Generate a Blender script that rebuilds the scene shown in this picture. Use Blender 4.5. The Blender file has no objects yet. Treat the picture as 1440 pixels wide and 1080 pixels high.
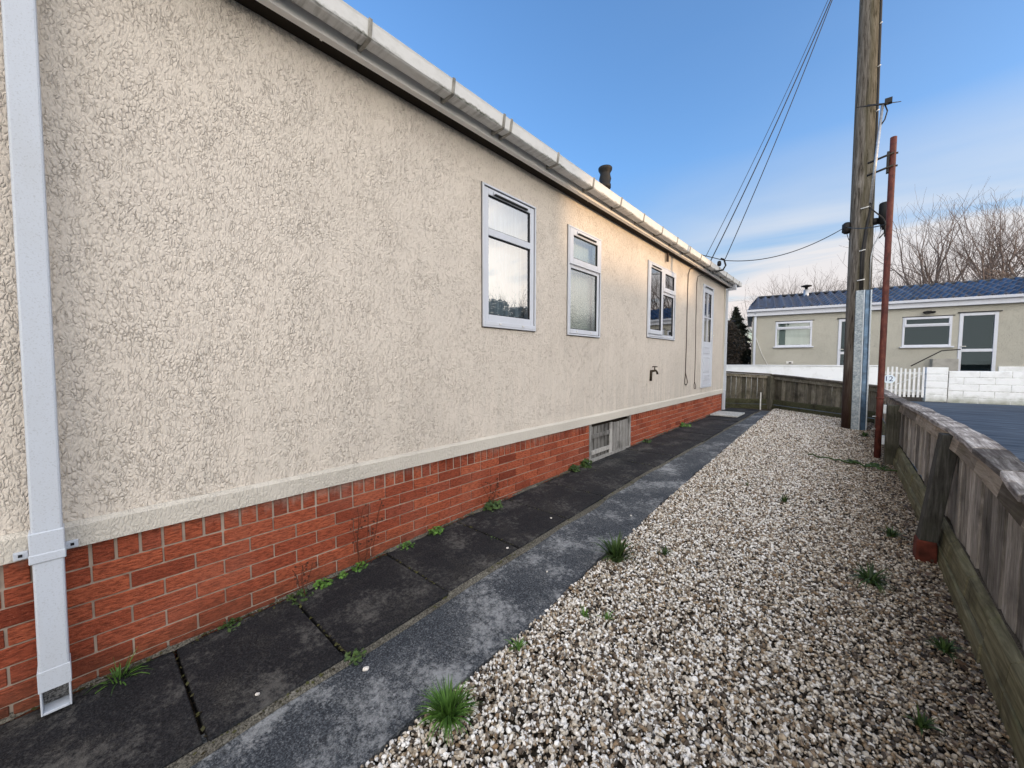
import bpy, math, random
import numpy as np
from mathutils import Vector, Matrix

rnd = random.Random(7)
S = bpy.context.scene
COL = S.collection
PI = math.pi

# ------------------------------------------------------------------ helpers
def interp(v, xs, ys):
    return float(np.interp(v, xs, ys))

def gz(y):                       # height of the made ground along the wall
    return interp(y, [-6, -3, 0, .7, 1.9, 4, 10, 30], [-.07, -.06, -.04, -.02, .035, .1, .14, .14])

def tag(o, label=None, cat=None, group=None, kind=None):
    if label: o['label'] = label
    if cat: o['category'] = cat
    if group: o['group'] = group
    if kind: o['kind'] = kind
    return o

ORIG = {}
def thing(name, label, cat, loc=(0, 0, 0), rz=0.0, group=None):
    o = bpy.data.objects.new(name, None)
    o.empty_display_size = .1
    COL.objects.link(o)
    o.location = loc
    o.rotation_euler = (0, 0, rz)
    ORIG[o.name] = Vector(loc) if rz == 0 else Vector((0, 0, 0))
    return tag(o, label, cat, group)

class MB:
    """collects faces; build() links them as one mesh object (world coords, or local for rotated roots)"""
    def __init__(self):
        self.v = []; self.f = []; self.r = []; self.m = []; self.cur = 0.5; self.mi = 0; self.sm = []
        self.smooth = False
    def addv(self, p):
        self.v.append((p[0], p[1], p[2])); return len(self.v) - 1
    def face(self, idx):
        self.f.append(tuple(idx)); self.r.append(self.cur); self.m.append(self.mi); self.sm.append(self.smooth)
    def quad(self, a, b, c, d):
        n = len(self.v)
        for p in (a, b, c, d): self.addv(p)
        self.face((n, n + 1, n + 2, n + 3))
    def poly(self, pts):
        n = len(self.v)
        for p in pts: self.addv(p)
        self.face(range(n, n + len(pts)))
    def hexa(self, p):           # 8 points: bottom 4 ccw, top 4 ccw
        n = len(self.v)
        for q in p: self.addv(q)
        for a in ((0, 3, 2, 1), (4, 5, 6, 7), (0, 1, 5, 4), (1, 2, 6, 5), (2, 3, 7, 6), (3, 0, 4, 7)):
            self.face([n + i for i in a])
    def box(self, x0, x1, y0, y1, z0, z1):
        x0, x1 = min(x0, x1), max(x0, x1); y0, y1 = min(y0, y1), max(y0, y1); z0, z1 = min(z0, z1), max(z0, z1)
        self.hexa([(x0, y0, z0), (x1, y0, z0), (x1, y1, z0), (x0, y1, z0),
                   (x0, y0, z1), (x1, y0, z1), (x1, y1, z1), (x0, y1, z1)])
    def tube(self, pts, rad, n=8, cap=True):
        pts = [Vector(p) for p in pts]
        if not hasattr(rad, '__len__'): rad = [rad] * len(pts)
        rings = []
        t0 = (pts[1] - pts[0]).normalized()
        ref = Vector((0, 0, 1)) if abs(t0.z) < .9 else Vector((1, 0, 0))
        u = t0.cross(ref).normalized()
        for i, p in enumerate(pts):
            if i == 0: t = pts[1] - pts[0]
            elif i == len(pts) - 1: t = pts[-1] - pts[-2]
            else: t = pts[i + 1] - pts[i - 1]
            t.normalize()
            u = (u - t * u.dot(t))
            if u.length < 1e-6: u = t.orthogonal()
            u.normalize()
            w = t.cross(u)
            base = len(self.v)
            for k in range(n):
                a = 2 * PI * k / n
                self.addv(p + (u * math.cos(a) + w * math.sin(a)) * rad[i])
            rings.append(base)
        sm = self.smooth; self.smooth = n > 4
        for a, b in zip(rings[:-1], rings[1:]):
            for k in range(n):
                k2 = (k + 1) % n
                self.face((a + k, a + k2, b + k2, b + k))
        self.smooth = sm
        if cap:
            self.face([rings[0] + k for k in range(n)][::-1])
            self.face([rings[-1] + k for k in range(n)])
    def lathe(self, c, prof, n=20):      # prof: (r, z)
        rings = []
        for r, z in prof:
            b = len(self.v)
            for k in range(n):
                a = 2 * PI * k / n
                self.addv((c[0] + r * math.cos(a), c[1] + r * math.sin(a), c[2] + z))
            rings.append(b)
        sm = self.smooth; self.smooth = True
        for a, b in zip(rings[:-1], rings[1:]):
            for k in range(n):
                k2 = (k + 1) % n
                self.face((a + k, a + k2, b + k2, b + k))
        self.smooth = sm
        self.face([rings[-1] + k for k in range(n)])
        self.face([rings[0] + k for k in range(n)][::-1])
    def extr_y(self, prof, ys, closed=True):   # prof: list of (x,z), extruded along y
        rings = []
        for y in ys:
            b = len(self.v)
            for x, z in prof: self.addv((x, y, z))
            rings.append(b)
        n = len(prof)
        for a, b in zip(rings[:-1], rings[1:]):
            for k in range(n if closed else n - 1):
                k2 = (k + 1) % n
                self.face((a + k, a + k2, b + k2, b + k))
        if closed:
            self.face([rings[0] + k for k in range(n)])
            self.face([rings[-1] + k for k in range(n)][::-1])
    def extr_x(self, prof, xs):                # prof: list of (y,z)
        rings = []
        for x in xs:
            b = len(self.v)
            for y, z in prof: self.addv((x, y, z))
            rings.append(b)
        n = len(prof)
        for a, b in zip(rings[:-1], rings[1:]):
            for k in range(n):
                k2 = (k + 1) % n
                self.face((a + k, b + k, b + k2, a + k2))
        self.face([rings[0] + k for k in range(n)][::-1])
        self.face([rings[-1] + k for k in range(n)])
    def build(self, name, mat, parent=None, bevel=0, fix=True):
        me = bpy.data.meshes.new(name)
        o0 = Vector((0, 0, 0))
        root = parent
        while root is not None and root.parent is not None: root = root.parent
        if root is not None: o0 = ORIG[root.name]
        me.from_pydata([(a - o0.x, b - o0.y, c - o0.z) for a, b, c in self.v], [], self.f)
        at = me.attributes.new('rnd', 'FLOAT', 'FACE')
        at.data.foreach_set('value', self.r)
        mats = mat if isinstance(mat, (list, tuple)) else [mat]
        for m in mats: me.materials.append(m)
        if len(mats) > 1: me.polygons.foreach_set('material_index', self.m)
        me.polygons.foreach_set('use_smooth', self.sm)
        me.update()
        if fix:
            import bmesh
            bm = bmesh.new(); bm.from_mesh(me)
            bmesh.ops.recalc_face_normals(bm, faces=bm.faces)
            bm.to_mesh(me); bm.free()
        ob = bpy.data.objects.new(name, me)
        COL.objects.link(ob)
        if parent is not None: ob.parent = parent
        if bevel:
            b = ob.modifiers.new('bevel', 'BEVEL'); b.width = bevel; b.segments = 2; b.limit_method = 'ANGLE'
            b.angle_limit = math.radians(40)
        return ob

# ------------------------------------------------------------------ materials
class NT:
    def __init__(self, name):
        self.mat = bpy.data.materials.new(name); self.mat.use_nodes = True
        self.t = self.mat.node_tree; self.n = self.t.nodes; self.l = self.t.links
        self.b = self.n['Principled BSDF']
        self.b.inputs['Specular IOR Level'].default_value = .3
    def node(self, typ, **kw):
        nd = self.n.new(typ)
        for k, v in kw.items(): setattr(nd, k, v)
        return nd
    def set(self, sock, v):
        if hasattr(v, 'is_output') or isinstance(v, bpy.types.NodeSocket): self.l.new(v, sock)
        else: sock.default_value = v
    def coord(self, scale=(1, 1, 1), which='Object'):
        c = self.node('ShaderNodeTexCoord'); m = self.node('ShaderNodeMapping')
        m.inputs['Scale'].default_value = scale
        self.l.new(c.outputs[which], m.inputs['Vector']); return m.outputs[0]
    def pos(self, scale=(1, 1, 1)):
        c = self.node('ShaderNodeNewGeometry'); m = self.node('ShaderNodeMapping')
        m.inputs['Scale'].default_value = scale
        self.l.new(c.outputs['Position'], m.inputs['Vector']); return m.outputs[0]
    def noise(self, vec, scale, detail=4, rough=.55, dist=0, out=0):
        n = self.node('ShaderNodeTexNoise')
        n.inputs['Scale'].default_value = scale; n.inputs['Detail'].default_value = detail
        n.inputs['Roughness'].default_value = rough; n.inputs['Distortion'].default_value = dist
        self.l.new(vec, n.inputs['Vector']); return n.outputs[out]
    def voro(self, vec, scale, feature='F1', out='Distance', rand=1.0):
        n = self.node('ShaderNodeTexVoronoi', feature=feature)
        n.inputs['Scale'].default_value = scale
        n.inputs['Randomness'].default_value = rand
        self.l.new(vec, n.inputs['Vector']); return n.outputs[out]
    def ramp(self, fac, stops, interp='LINEAR'):
        r = self.node('ShaderNodeValToRGB'); r.color_ramp.interpolation = interp
        e = r.color_ramp.elements
        while len(e) < len(stops): e.new(.5)
        for i, (p, c) in enumerate(stops):
            e[i].position = p
            e[i].color = (c[0], c[1], c[2], 1) if hasattr(c, '__len__') else (c, c, c, 1)
        self.l.new(fac, r.inputs[0]); return r.outputs[0]
    def mix(self, fac, a, b, mode='MIX'):
        m = self.node('ShaderNodeMix', data_type='RGBA', blend_type=mode)
        self.set(m.inputs[0], fac)
        for s, v in ((m.inputs[6], a), (m.inputs[7], b)):
            if isinstance(v, (tuple, list)): v = (v[0], v[1], v[2], 1)
            self.set(s, v)
        return m.outputs[2]
    def math(self, op, a, b=0.0, c=None):
        m = self.node('ShaderNodeMath', operation=op)
        self.set(m.inputs[0], a); self.set(m.inputs[1], b)
        if c is not None: self.set(m.inputs[2], c)
        return m.outputs[0]
    def vadd(self, a, b, s=1.0):
        m = self.node('ShaderNodeVectorMath', operation='MULTIPLY_ADD')
        self.l.new(b, m.inputs[0]); m.inputs[1].default_value = (s, s, s); self.l.new(a, m.inputs[2]); return m.outputs[0]
    def attr(self, name='rnd'):
        a = self.node('ShaderNodeAttribute'); a.attribute_name = name; return a.outputs['Fac']
    def bump(self, h, strength=.5, dist=.01):
        b = self.node('ShaderNodeBump'); b.inputs['Strength'].default_value = strength
        b.inputs['Distance'].default_value = dist
        self.l.new(h, b.inputs['Height']); self.l.new(b.outputs[0], self.b.inputs['Normal']); return b
    def done(self, col, rough=.6, spec=None, metal=None):
        if isinstance(col, (tuple, list)): col = (col[0], col[1], col[2], 1)
        self.set(self.b.inputs['Base Color'], col)
        self.set(self.b.inputs['Roughness'], rough)
        if spec is not None: self.b.inputs['Specular IOR Level'].default_value = spec
        if metal is not None: self.b.inputs['Metallic'].default_value = metal
        return self.mat

def m_simple(name, col, rough=.5, var=.12, scale=12, spec=.3, metal=None, bump=0):
    t = NT(name); p = t.pos()
    n = t.noise(p, scale, 5)
    dk = tuple(c * (1 - 2 * var) for c in col); lt = tuple(min(1, c * (1 + var)) for c in col)
    if bump: t.bump(t.noise(p, scale * 6, 4), bump, .004)
    return t.done(t.ramp(n, [(.3, dk), (.7, lt)]), rough, spec, metal)

def m_stucco(name, base, dark, scale=1.0, crev=1.0, streak=True, zlow=.56):
    t = NT(name); p = t.pos()
    w = t.noise(p, 44 * scale, 2, .5, 0, 1)
    w2 = t.noise(p, 3.2, 2, .5, 0, 1)
    pw = t.vadd(t.vadd(p, w, .016 / scale), w2, .07)
    mp = t.node('ShaderNodeMapping'); mp.inputs['Scale'].default_value = (1, 1.0, .42)
    mp.inputs['Rotation'].default_value = (.12, 0, 0)
    t.l.new(pw, mp.inputs['Vector']); q = mp.outputs[0]
    cell = t.voro(q, 84 * scale, 'DISTANCE_TO_EDGE')
    line = t.ramp(cell, [(0, 1), (.05, .8), (.13, 0)])
    lump = t.ramp(cell, [(0, 0), (.35, 1)], 'EASE')
    m1 = t.ramp(t.noise(q, 64 * scale, 2), [(.47, 0), (.60, 1)])
    patch = t.ramp(t.noise(p, 4.0, 4, .65), [(.34, .34), (.66, .9)])
    e = t.math('MULTIPLY', t.math('MULTIPLY', line, m1), patch)
    fine = t.noise(p, 170 * scale, 3)
    h = t.math('ADD', t.math('MULTIPLY', t.math('MULTIPLY', lump, patch), .45), t.math('MULTIPLY', fine, .10))
    h = t.math('ADD', h, t.math('MULTIPLY', t.noise(q, 40 * scale, 3, .6), .35))
    h = t.math('SUBTRACT', h, t.math('MULTIPLY', e, .6 * crev))
    t.bump(h, .75, .012)
    big = t.noise(p, .9, 4)
    col = t.mix(t.ramp(big, [(.3, 0), (.75, 1)]), base, tuple(c * .87 for c in base))
    if streak:
        # rain streaks and splash dirt low on the wall
        sv = t.pos((1, 7, .35)); sn = t.noise(sv, 2.2, 4)
        sp = t.node('ShaderNodeSeparateXYZ'); t.l.new(t.pos(), sp.inputs[0])
        low = t.ramp(t.math('DIVIDE', t.math('SUBTRACT', sp.outputs[2], zlow), 2.6), [(0, .75), (.35, .28), (.9, 0.0)])
        far = t.ramp(t.math('DIVIDE', sp.outputs[1], 10.0), [(.0, .35), (.35, .6), (.7, 1.0)])
        s = t.math('MULTIPLY', t.math('MULTIPLY', t.ramp(sn, [(.35, 0.15), (.65, 1)]), low), far)
        col = t.mix(s, col, (.45, .435, .40))
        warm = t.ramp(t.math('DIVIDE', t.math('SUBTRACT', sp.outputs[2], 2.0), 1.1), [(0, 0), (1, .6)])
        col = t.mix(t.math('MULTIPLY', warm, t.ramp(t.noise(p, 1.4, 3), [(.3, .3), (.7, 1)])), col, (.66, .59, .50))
    col = t.mix(t.math('MULTIPLY', e,   .46 * crev), col, dark)  # shade in the crevices painted as colour, along with lodged dirt
    return t.done(col, .9, .15)

def m_brick():
    t = NT('red brick'); p = t.pos()
    r = t.attr()
    col = t.ramp(r, [(0, (.23, .052, .028)), (.35, (.36, .088, .046)), (.7, (.47, .125, .062)), (1, (.32, .085, .052))])
    st = t.pos((1, 9, 42)); n = t.noise(st, 3.2, 5, .65, .5)
    nf = t.noise(p, 150, 3)
    col = t.mix(t.ramp(n, [(.40, .7), (.56, 0)]), col, (.11, .024, .014))
    col = t.mix(t.ramp(nf, [(.58, 0), (.75, .35)]), col, (.52, .2, .13))
    bl = t.noise(p, 3.0, 4)
    col = t.mix(t.ramp(bl, [(.5, 0), (.8, .3)]), col, (.40, .17, .12))
    sp = t.node('ShaderNodeSeparateXYZ'); t.l.new(t.pos(), sp.inputs[0])
    # efflorescence under the band, damp grime at the foot
    ef = t.ramp(t.math('ADD', sp.outputs[2], t.math('MULTIPLY', t.noise(t.pos((1, 14, 3)), 3, 3), .16)), [(.585, 0), (.66, .5)])
    col = t.mix(t.math('MULTIPLY', ef, t.ramp(bl, [(.4, 0), (.6, 1)])), col, (.5, .42, .37))
    gr = t.ramp(t.math('ADD', sp.outputs[2], t.math('MULTIPLY', t.noise(p, 6, 4), .3)), [(.08, .7), (.3, 0)])
    col = t.mix(gr, col, (.05, .032, .022))
    t.bump(t.math('ADD', t.math('MULTIPLY', n, 1), t.math('MULTIPLY', nf, .3)), 1.0, .012)
    return t.done(col, .85, .15)

def m_mortar():
    t = NT('mortar'); p = t.pos(); n = t.noise(p, 40, 5)
    t.bump(n, .6, .004)
    return t.done(t.ramp(t.noise(p, 5, 4), [(.3, (.30, .245, .20)), (.7, (.50, .44, .38))]), .95, .1)

def m_upvc(name, base=(.74, .76, .80), dirt=.25, speck=0.0):
    t = NT(name); p = t.pos()
    n = t.noise(t.pos((1, 1, .4)), 7, 6, .65)
    col = t.mix(t.ramp(n, [(.45, 0), (.8, dirt)]), base, (.36, .35, .31))
    if speck:
        v = t.noise(p, 190, 2)
        col = t.mix(t.ramp(v, [(.55, 0), (.72, speck)]), col, (.28, .30, .33))
    return t.done(col, .42, .4)

def m_gutter():
    t = NT('weathered gutter'); p = t.pos()
    n = t.noise(t.pos((1, .5, 1)), 16, 6, .7)
    col = t.mix(t.ramp(n, [(.48, 0), (.8, .42)]), (.70, .705, .70), (.40, .395, .36))
    sp = t.node('ShaderNodeSeparateXYZ'); t.l.new(p, sp.inputs[0])
    ln = t.math('ADD', sp.outputs[2], t.math('MULTIPLY', t.math('SUBTRACT', t.noise(t.pos((1, 6, 1)), 5, 4), .5), .03))
    al = t.ramp(ln, [(.3117, 0), (.3128, 1), (.3135, 1), (.315, 0)])
    # algae line along the lower front edge (z about 3.13)
    t2 = t.math('SUBTRACT', 1.0, t.math('MULTIPLY', t.math('ABSOLUTE', t.math('SUBTRACT', ln, 3.128)), 90.0))
    t2 = t.math('MULTIPLY', t.math('MAXIMUM', t2, 0.0), t.ramp(t.noise(p, 3, 3), [(.4, 0), (.6, .9)]))
    col = t.mix(t2, col, (.05, .055, .025))
    return t.done(col, .55, .3)

def m_wood(name, c1, c2, c3, axis='z', moss=0.0, scale=1.0, mosscol=(.13, .14, .035)):
    t = NT(name)
    sc = {'z': (16, 16, 1.0), 'y': (16, 1.0, 16), 'x': (1.0, 16, 16)}[axis]
    p = t.pos(tuple(s * scale for s in sc)); r = t.attr()
    sh = t.node('ShaderNodeCombineXYZ'); t.l.new(t.math('MULTIPLY', r, 37.0), sh.inputs[0]); t.l.new(t.math('MULTIPLY', r, 11.0), sh.inputs[2])
    p2 = t.vadd(p, sh.outputs[0], 1.0)
    g = t.noise(p2, 4.5, 8, .72, .7)
    g2 = t.noise(t.pos((3, 3, 3)), 1.6, 5)
    col = t.ramp(g, [(.28, c1), (.5, c2), (.72, c3)])
    k = t.math('ADD', .42, t.math('MULTIPLY', r, 1.1))
    cc = t.node('ShaderNodeCombineColor')
    for i in range(3): t.l.new(k, cc.inputs[i])
    col = t.mix(1.0, col, cc.outputs[0], 'MULTIPLY')
    col = t.mix(t.ramp(g2, [(.5, 0), (.75, .75)]), col, tuple(c * .35 for c in c1))
    if moss:
        mn = t.noise(t.pos(), 7, 5, .6)
        col = t.mix(t.ramp(mn, [(.62 - .35 * moss, 0), (.8 - .2 * moss, moss)]), col, mosscol)
    t.bump(g, .8, .006)
    return t.done(col, .85, .15)

def m_glass(name, refl=.4, tint=(.75, .8, .82), rough=.0, bumpscale=0, gc=(.95, .95, .95)):
    t = NT(name)
    g = t.node('ShaderNodeBsdfGlossy'); g.inputs['Roughness'].default_value = rough
    g.inputs['Color'].default_value = (*gc, 1)
    tr = t.node('ShaderNodeBsdfTransparent'); tr.inputs['Color'].default_value = (*tint, 1)
    fr = t.node('ShaderNodeFresnel'); fr.inputs['IOR'].default_value = 1.5
    fac = t.math('MINIMUM', t.math('ADD', fr.outputs[0], refl), .97)
    if bumpscale:
        b = t.node('ShaderNodeBump'); b.inputs['Strength'].default_value = .25; b.inputs['Distance'].default_value = .004
        t.l.new(t.noise(t.pos(), bumpscale, 2), b.inputs['Height']); t.l.new(b.outputs[0], g.inputs['Normal'])
    mx = t.node('ShaderNodeMixShader'); t.l.new(fac, mx.inputs[0]); t.l.new(tr.outputs[0], mx.inputs[1]); t.l.new(g.outputs[0], mx.inputs[2])
    t.l.new(mx.outputs[0], t.n['Material Output'].inputs['Surface'])
    return t.mat

def m_concrete(name, c1, c2, c3, lichen=.3, lich=(.36, .35, .32), sc=1.0, rough=.85, patchy=0.0):
    t = NT(name); p = t.pos()
    n = t.noise(p, 2.6 * sc, 7, .7); f = t.noise(p, 125, 3, .8); m = t.noise(p, 17 * sc, 6, .75)
    col = t.ramp(t.math('ADD', t.math('MULTIPLY', n, .6), t.math('MULTIPLY', m, .4)), [(.34, c1), (.5, c2), (.66, c3)])
    col = t.mix(t.ramp(f, [(.42, .85), (.54, 0)]), col, tuple(c * .35 for c in c1))
    if patchy:
        pn = t.math('ADD', t.math('MULTIPLY', t.noise(p, 3.2, 4, .6), .6), t.math('MULTIPLY', t.noise(p, 34, 5, .8), .5))
        col = t.mix(t.ramp(pn, [(.56, 0), (.68, patchy)]), col, lich)
    col = t.mix(t.ramp(f, [(.56, 0), (.68, lichen)]), col, lich)
    v = t.voro(t.vadd(p, t.noise(p, 25, 2, .5, 0, 1), .03), 24 * sc)
    sp = t.math('MULTIPLY', t.ramp(v, [(.15, 1), (.24, 0)]), t.ramp(t.noise(p, 3.1, 3), [(.47, 0), (.6, 1)]))
    col = t.mix(t.math('MULTIPLY', sp, lichen), col, lich)
    t.bump(t.math('ADD', m, t.math('MULTIPLY', f, .7)), .8, .008)
    return t.done(col, rough, .25)

def m_stone():
    t = NT('flint gravel'); r = t.attr('rnd'); p = t.pos()
    col = t.ramp(r, [(0, (.025, .024, .025)), (.13, (.085, .065, .048)), (.24, (.30, .21, .125)), (.34, (.17, .155, .14)),
                     (.46, (.44, .36, .26)), (.60, (.60, .545, .46)), (.78, (.82, .79, .74)), (1, (.94, .94, .93))])
    n = t.noise(p, 70, 4, .6)
    col = t.mix(t.ramp(n, [(.36, .45), (.55, 0)]), col, (.13, .10, .075))
    t.bump(t.noise(p, 130, 3), .35, .003)
    return t.done(col, .6, .3)

def m_leaf(name, c1, c2):
    t = NT(name); r = t.attr()
    t.b.inputs['Subsurface Weight'].default_value = 0
    return t.done(t.ramp(r, [(0, c1), (1, c2)]), .55, .3)

def m_pole():
    t = NT('weathered pole timber'); p = t.pos((14, 14, .8))
    g = t.noise(p, 2.4, 7, .7, .8)
    col = t.ramp(g, [(.36, (.018, .015, .012)), (.46, (.095, .083, .069)), (.6, (.17, .155, .135)), (.75, (.27, .255, .23))])
    sp = t.node('ShaderNodeSeparateXYZ'); t.l.new(t.pos(), sp.inputs[0])
    # creosoted dark foot, green algae on the weather side
    foot = t.ramp(t.math('DIVIDE', t.math('ADD', sp.outputs[2], t.math('MULTIPLY', t.noise(t.pos(), 5, 4), .7)), 3.0), [(.25, .93), (.55, .45), (.9, 0)])
    col = t.mix(foot, col, (.028, .012, .008))
    alg = t.math('MULTIPLY', t.ramp(t.math('ADD', t.math('MULTIPLY', sp.outputs[0], 1.0), t.math('MULTIPLY', t.noise(t.pos((3, 3, .6)), 2, 4), .2)), [(.0, 0), (1, 1)]), 1.0)
    x = t.math('SUBTRACT', t.math('ADD', sp.outputs[0], t.math('MULTIPLY', t.noise(t.pos((2, 2, .5)), 2.5, 4), .18)), 2.38)
    alg = t.ramp(t.math('MULTIPLY', x, 6.0), [(.2, 0), (.5, .55), (.8, .35)])
    col = t.mix(alg, col, (.045, .042, .016))
    t.bump(g, 1.0, .012)
    return t.done(col, .85, .15)

def m_galv():
    t = NT('galvanised steel'); p = t.pos()
    v = t.voro(p, 55, 'F1', 'Color'); n = t.noise(p, 14, 5, .65)
    s = t.node('ShaderNodeSeparateColor'); t.l.new(v, s.inputs[0])
    f = t.math('ADD', t.math('MULTIPLY', s.outputs[0], .35), t.math('MULTIPLY', n, .8))
    return t.done(t.ramp(f, [(.3, (.12, .155, .185)), (.62, (.27, .32, .355)), (.9, (.45, .49, .52))]), .45, .5, .35)

def m_rust():
    t = NT('rusty red steel'); p = t.pos((1, 1, .5)); n = t.noise(p, 22, 6, .7)
    t.bump(n, .4, .003)
    return t.done(t.ramp(n, [(.3, (.03, .010, .008)), (.52, (.09, .021, .015)), (.75, (.14, .052, .036))]), .65, .3)

M = {}
M['stucco'] = m_stucco('cream stucco', (.70, .640, .572), (.19, .145, .105))
M['band'] = m_stucco('cream stucco band', (.60, .57, .515), (.2, .16, .12), crev=.3, streak=False)
M['brick'] = m_brick(); M['mortar'] = m_mortar(); M['oldbrick'] = m_simple('dirty old brick', (.11, .026, .016), .9, .3, 14, bump=.5)
M['upvc'] = m_upvc('white plastic frame', (.55, .585, .66), .2)
M['pipe'] = m_upvc('speckled white downpipe', (.52, .57, .65), .2, .4)
M['fascia'] = m_upvc('fascia plastic', (.90, .885, .86), .06)
M['gutter'] = m_gutter()
M['bracket'] = m_simple('grey gutter bracket', (.30, .29, .26), .6, .25, 20)
M['soffit'] = m_simple('dark soffit', (.022, .016, .011), .9)
M['black'] = m_simple('black plastic', (.006, .006, .0065), .6)
M['seal'] = m_simple('rubber seal', (.015, .016, .02), .7)
M['trim_shadow'] = m_simple('grey sealant', (.12, .11, .10), .8)
M['room'] = m_simple('dark interior', (.05, .05, .055), .9)
M['glass'] = m_glass('window glass', .30)
M['glassdark'] = m_glass('dark window glass', .30, (.35, .4, .42))
M['glassfar'] = m_glass('far window glass', .0, (.20, .30, .34), gc=(.42, .56, .66))
M['glassmid'] = m_glass('pale window glass', .10, (.6, .66, .68), gc=(.6, .68, .7))
M['obscure'] = m_glass('obscured glass', .26, (.85, .9, .87), .09, 45)
M['brass'] = m_simple('tarnished brass', (.05, .038, .025), .5, .3, 60, metal=.6)
M['cable'] = m_simple('black cable', (.014, .013, .013), .6)
M['greycable'] = m_simple('brown cable', (.07, .05, .04), .7)
M['clip'] = m_simple('white clip', (.7, .7, .68), .5)
M['slab'] = m_concrete('dark paving slab', (.009, .010, .014), (.020, .021, .025), (.050, .048, .045), .16, (.16, .155, .145), rough=.8, sc=.8, patchy=.5)
M['pathc'] = m_concrete('rough concrete', (.035, .042, .055), (.065, .075, .090), (.15, .160, .170), .5, (.34, .355, .37), sc=1.3, rough=.85, patchy=.75)
M['mortaredge'] = m_concrete('slab edge mortar', (.08, .075, .06), (.13, .12, .10), (.2, .19, .16), .3)
M['soil'] = m_concrete('gravel bed soil', (.035, .027, .020), (.065, .052, .04), (.11, .09, .07), .3, (.2, .17, .13), sc=4)
M['stone'] = m_stone()
def m_road():
    t = NT('asphalt'); p = t.pos()
    n = t.noise(t.pos((.8, 4, 1)), 1.3, 7, .68, .5); f = t.noise(p, 60, 4)
    t.bump(f, .5, .005)
    col = t.mix(t.ramp(n, [(.36, 0), (.64, 1)]), (.014, .026, .048), (.085, .11, .145))
    return t.done(col, t.ramp(n, [(.3, .7), (.7, .9)]), .2)
M['road'] = m_road()
M['grass'] = m_concrete('verge grass', (.03, .045, .015), (.05, .07, .025), (.08, .09, .035), .2, (.12, .13, .05), sc=3)
M['fence'] = m_wood('weathered fence board', (.07, .064, .058), (.28, .255, .225), (.52, .49, .45), 'z', .3, mosscol=(.085, .085, .045))
M['fencefar'] = m_wood('mossy fence board', (.04, .036, .028), (.16, .145, .115), (.30, .275, .225), 'z', .45, mosscol=(.055, .06, .028))
M['post'] = m_wood('mossy post', (.03, .03, .022), (.075, .072, .058), (.15, .145, .12), 'z', .4, mosscol=(.05, .055, .028))
M['postpale'] = m_wood('grey post', (.05, .05, .045), (.14, .138, .125), (.27, .265, .245), 'z', .3, mosscol=(.06, .065, .04))
M['cap'] = m_wood('lichened cap rail', (.05, .04, .037), (.24, .22, .205), (.60, .58, .56), 'y', .55, .8, mosscol=(.035, .022, .022))
M['capx'] = m_wood('dark cap rail', (.03, .026, .022), (.10, .085, .068), (.2, .18, .15), 'x', .3, .8, mosscol=(.04, .035, .025))
M['railwood'] = m_wood('pale rail', (.09, .07, .05), (.22, .185, .145), (.34, .30, .25), 'y', .2, .8)
M['gboard'] = m_wood('mossy gravel board', (.05, .045, .03), (.15, .14, .085), (.28, .265, .17), 'y', .35, .7, mosscol=(.13, .14, .05))
M['gboardfar'] = m_wood('dark gravel board', (.03, .03, .017), (.06, .06, .035), (.11, .11, .065), 'x', .4, .7, mosscol=(.05, .06, .02))
M['hatch'] = m_wood('bare grey timber', (.12, .115, .11), (.29, .285, .275), (.47, .46, .45), 'z', .12, 1.2, mosscol=(.16, .16, .14))
M['pole'] = m_pole(); M['galv'] = m_galv(); M['rust'] = m_rust()
M['galvlight'] = m_simple('bright galvanised edge', (.60, .66, .70), .4, .1, 20, metal=.3)
M['galvblue'] = m_simple('blue grey steel channel', (.09, .15, .23), .4, .25, 12, metal=.4)
M['alu'] = m_simple('dull aluminium', (.35, .37, .4), .4, .15, 40, metal=.6)
def m_whitewall():
    t = NT('painted blockwork'); p = t.pos()
    n = t.noise(p, 4, 6, .65)
    col = t.mix(t.ramp(n, [(.5, 0), (.75, .5)]), (.84, .87, .89), (.52, .54, .52))
    sp = t.node('ShaderNodeSeparateXYZ'); t.l.new(p, sp.inputs[0])
    lo = t.ramp(t.math('ADD', sp.outputs[2], t.math('MULTIPLY', t.noise(p, 5, 4), .35)), [(.25, .8), (.52, 0)])
    col = t.mix(lo, col, (.20, .22, .15))
    t.bump(t.noise(p, 30, 4), .5, .008)
    return t.done(col, .7, .3)
M['whitewall'] = m_whitewall()
M['joint'] = m_simple('painted mortar joint', (.64, .66, .65), .8, .2, 14)
M['picket'] = m_simple('white picket paint', (.78, .80, .81), .55, .08, 9)
M['roughcast'] = m_stucco('grey roughcast', (.44, .432, .38), (.17, .165, .13), .8, .8, streak=False)
def m_tiles():
    t = NT('blue roof tile'); p = t.pos(); r = t.attr(); n = t.noise(p, 6, 5)
    f = t.math('ADD', t.math('MULTIPLY', r, .5), t.math('MULTIPLY', n, .6))
    return t.done(t.ramp(f, [(.25, (.004, .010, .030)), (.5, (.009, .025, .072)), (.8, (.03, .06, .13))]), .35, .5)
M['tiles'] = m_tiles()
M['roofgrey'] = m_simple('grey felt roof', (.06, .062, .068), .8, .2, 5)
M['bark'] = m_simple('winter bark', (.085, .060, .050), .9, .2, 6)
M['twig'] = m_simple('winter twig', (.14, .112, .102), .9, .2, 3)
M['conifer'] = m_leaf('conifer needles', (.008, .010, .007), (.035, .040, .026))
M['scrub'] = m_leaf('dark scrub leaf', (.008, .007, .005), (.04, .028, .018))
M['hedge'] = m_leaf('dark hedge leaf', (.008, .012, .008), (.03, .04, .022))
M['weed'] = m_leaf('weed leaf', (.03, .075, .014), (.13, .27, .05))
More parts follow.
